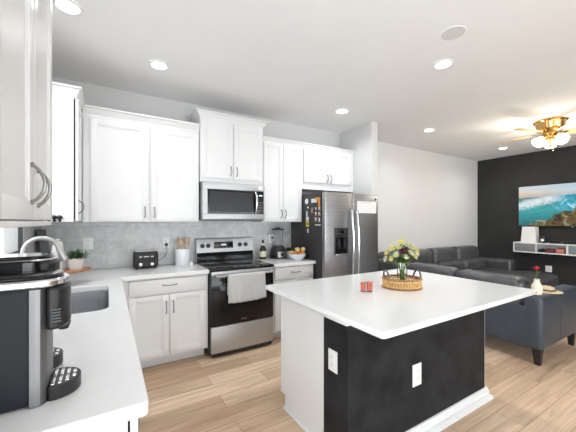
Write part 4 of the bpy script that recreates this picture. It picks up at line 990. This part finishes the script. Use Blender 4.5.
# ------------------------------------------------------------------ ceiling fixtures
def can(x, y, label, power=1.0, first=[None]):
    if first[0] is None:
        t = thing('recessed_light', label, 'ceiling light', (x, y, CZ), group='recessed ceiling lights')
        MB().lathe([(0.085, -0.0005), (0.085, -0.004), (0.078, -0.008), (0.064, -0.010), (0.062, -0.004), (0.062, -0.0005)], (x, y, CZ), 32, False, False).build('trim_ring', M_plate, t)
        MB().lathe([(0.062, -0.0005), (0.062, -0.005), (0.001, -0.0055)], (x, y, CZ), 32).build('diffuser', M_lamp, t)
        first[0] = t
    else: dup(first[0], (x, y, CZ), label=label)
    area('recessed_lamp', (x, y, CZ-0.015), (0, 0, 0), 0.12, 0.12, CAN_POWER*power, (0.95, 0.975, 1), 'DISK', math.radians(150))
can(0.392, 2.871, 'recessed ceiling light above the wide upper cabinet over the toaster', 0.28)
can(2.534, 2.866, 'recessed ceiling light in front of the wing wall by the refrigerator')
can(2.546, 1.547, 'recessed ceiling light above the island, next to the round speaker', 1.3)
can(4.195, 2.771, 'recessed ceiling light over the living area beyond the wing wall')
can(6.422, 2.720, 'recessed ceiling light by the black wall behind the fan blade')
can(-0.221, 2.392, 'recessed ceiling light at the top left over the sink', 0.6)
t = thing('ceiling_speaker', 'flush round white ceiling disc near the island light', 'speaker', (2.19, 1.254, CZ))
MB().lathe([(0.090, -0.0005), (0.089, -0.004), (0.084, -0.006), (0.080, -0.006)], (2.19, 1.254, CZ), 36, False, False).build('rim', M_ceil, t)
MB().lathe([(0.0805, -0.0005), (0.0805, -0.0055), (0.001, -0.006)], (2.19, 1.254, CZ), 36).build('grille', M_wall, t)
# ceiling fan
fx, fy = 5.26, 1.65
t = thing('ceiling_fan', 'brass hugger ceiling fan with oak blades and lit frosted shades', 'ceiling fan', (fx, fy, CZ))
MB().lathe([(0.185, -0.001), (0.190, -0.012), (0.180, -0.022), (0.168, -0.03), (0.155, -0.10), (0.150, -0.125), (0.125, -0.150), (0.06, -0.158)], (fx, fy, CZ), 40).build('motor_housing', M_brass, t)
MB().lathe([(0.055, -0.150), (0.075, -0.160), (0.075, -0.185), (0.05, -0.205), (0.035, -0.215), (0.045, -0.24), (0.040, -0.28), (0.028, -0.31), (0.018, -0.345), (0.008, -0.37), (0.001, -0.375)], (fx, fy, CZ), 28).build('light_hub', M_brass, t)
for k in range(5):
    a = math.radians(165+72*k); R = Matrix.Translation((fx, fy, CZ-0.165)) @ Matrix.Rotation(a, 4, 'Z') @ Matrix.Rotation(math.radians(-11), 4, 'X')
    m = MB(R); m.prism(rrect(0.20, 0.63, -0.062, 0.062, 0.045, 6), [], -0.004, 0.004); bl = m.build('blade', M_blade, t, bev=0.0015)
    m = MB(R); m.prism([(0.06, -0.018), (0.15, -0.014), (0.21, -0.040), (0.26, -0.030), (0.27, 0.0), (0.26, 0.030), (0.21, 0.040), (0.15, 0.014), (0.06, 0.018)], [], 0.0045, 0.010); m.build('blade_iron', M_brass, bl)
for k in range(3):
    a = math.radians(137+120*k); d = Vector((math.cos(a), math.sin(a), 0))
    p0 = Vector((fx, fy, CZ-0.215)); p1 = p0 + d*0.075 + Vector((0, 0, -0.012))
    ax = (d*0.75 + Vector((0, 0, -0.66))).normalized(); R = Matrix.Translation(p1) @ ax.to_track_quat('Z', 'Y').to_matrix().to_4x4()
    ll = MB().tube([p0+d*0.03, p1], 0.011, 10)
    ll.M = R; ll.lathe([(0.012, -0.01), (0.026, 0.0), (0.028, 0.022), (0.024, 0.024)], (0, 0, 0), 18)
    ll = ll.build('light_arm', M_brass, t)
    MB(R).lathe([(0.026, 0.020), (0.046, 0.036), (0.064, 0.072), (0.073, 0.105), (0.069, 0.122), (0.050, 0.134), (0.001, 0.138)], (0, 0, 0), 24).build('shade', M_frost, ll)
    pl = bpy.data.lights.new('fan_lamp', 'POINT'); pl.energy = FAN_POWER; pl.color = (1, 0.90, 0.75); pl.shadow_soft_size = 0.05
    po = bpy.data.objects.new('fan_lamp', pl); C.objects.link(po); po.location = p1 + ax*0.215
MB().cyl((fx+0.02, fy-0.03, CZ-0.40), (fx+0.02, fy-0.03, CZ-0.28), 0.0015, n=6).sph((fx+0.02, fy-0.03, CZ-0.41), (0.006, 0.006, 0.012), 8, 6).build('pull_chain', M_brass, t)
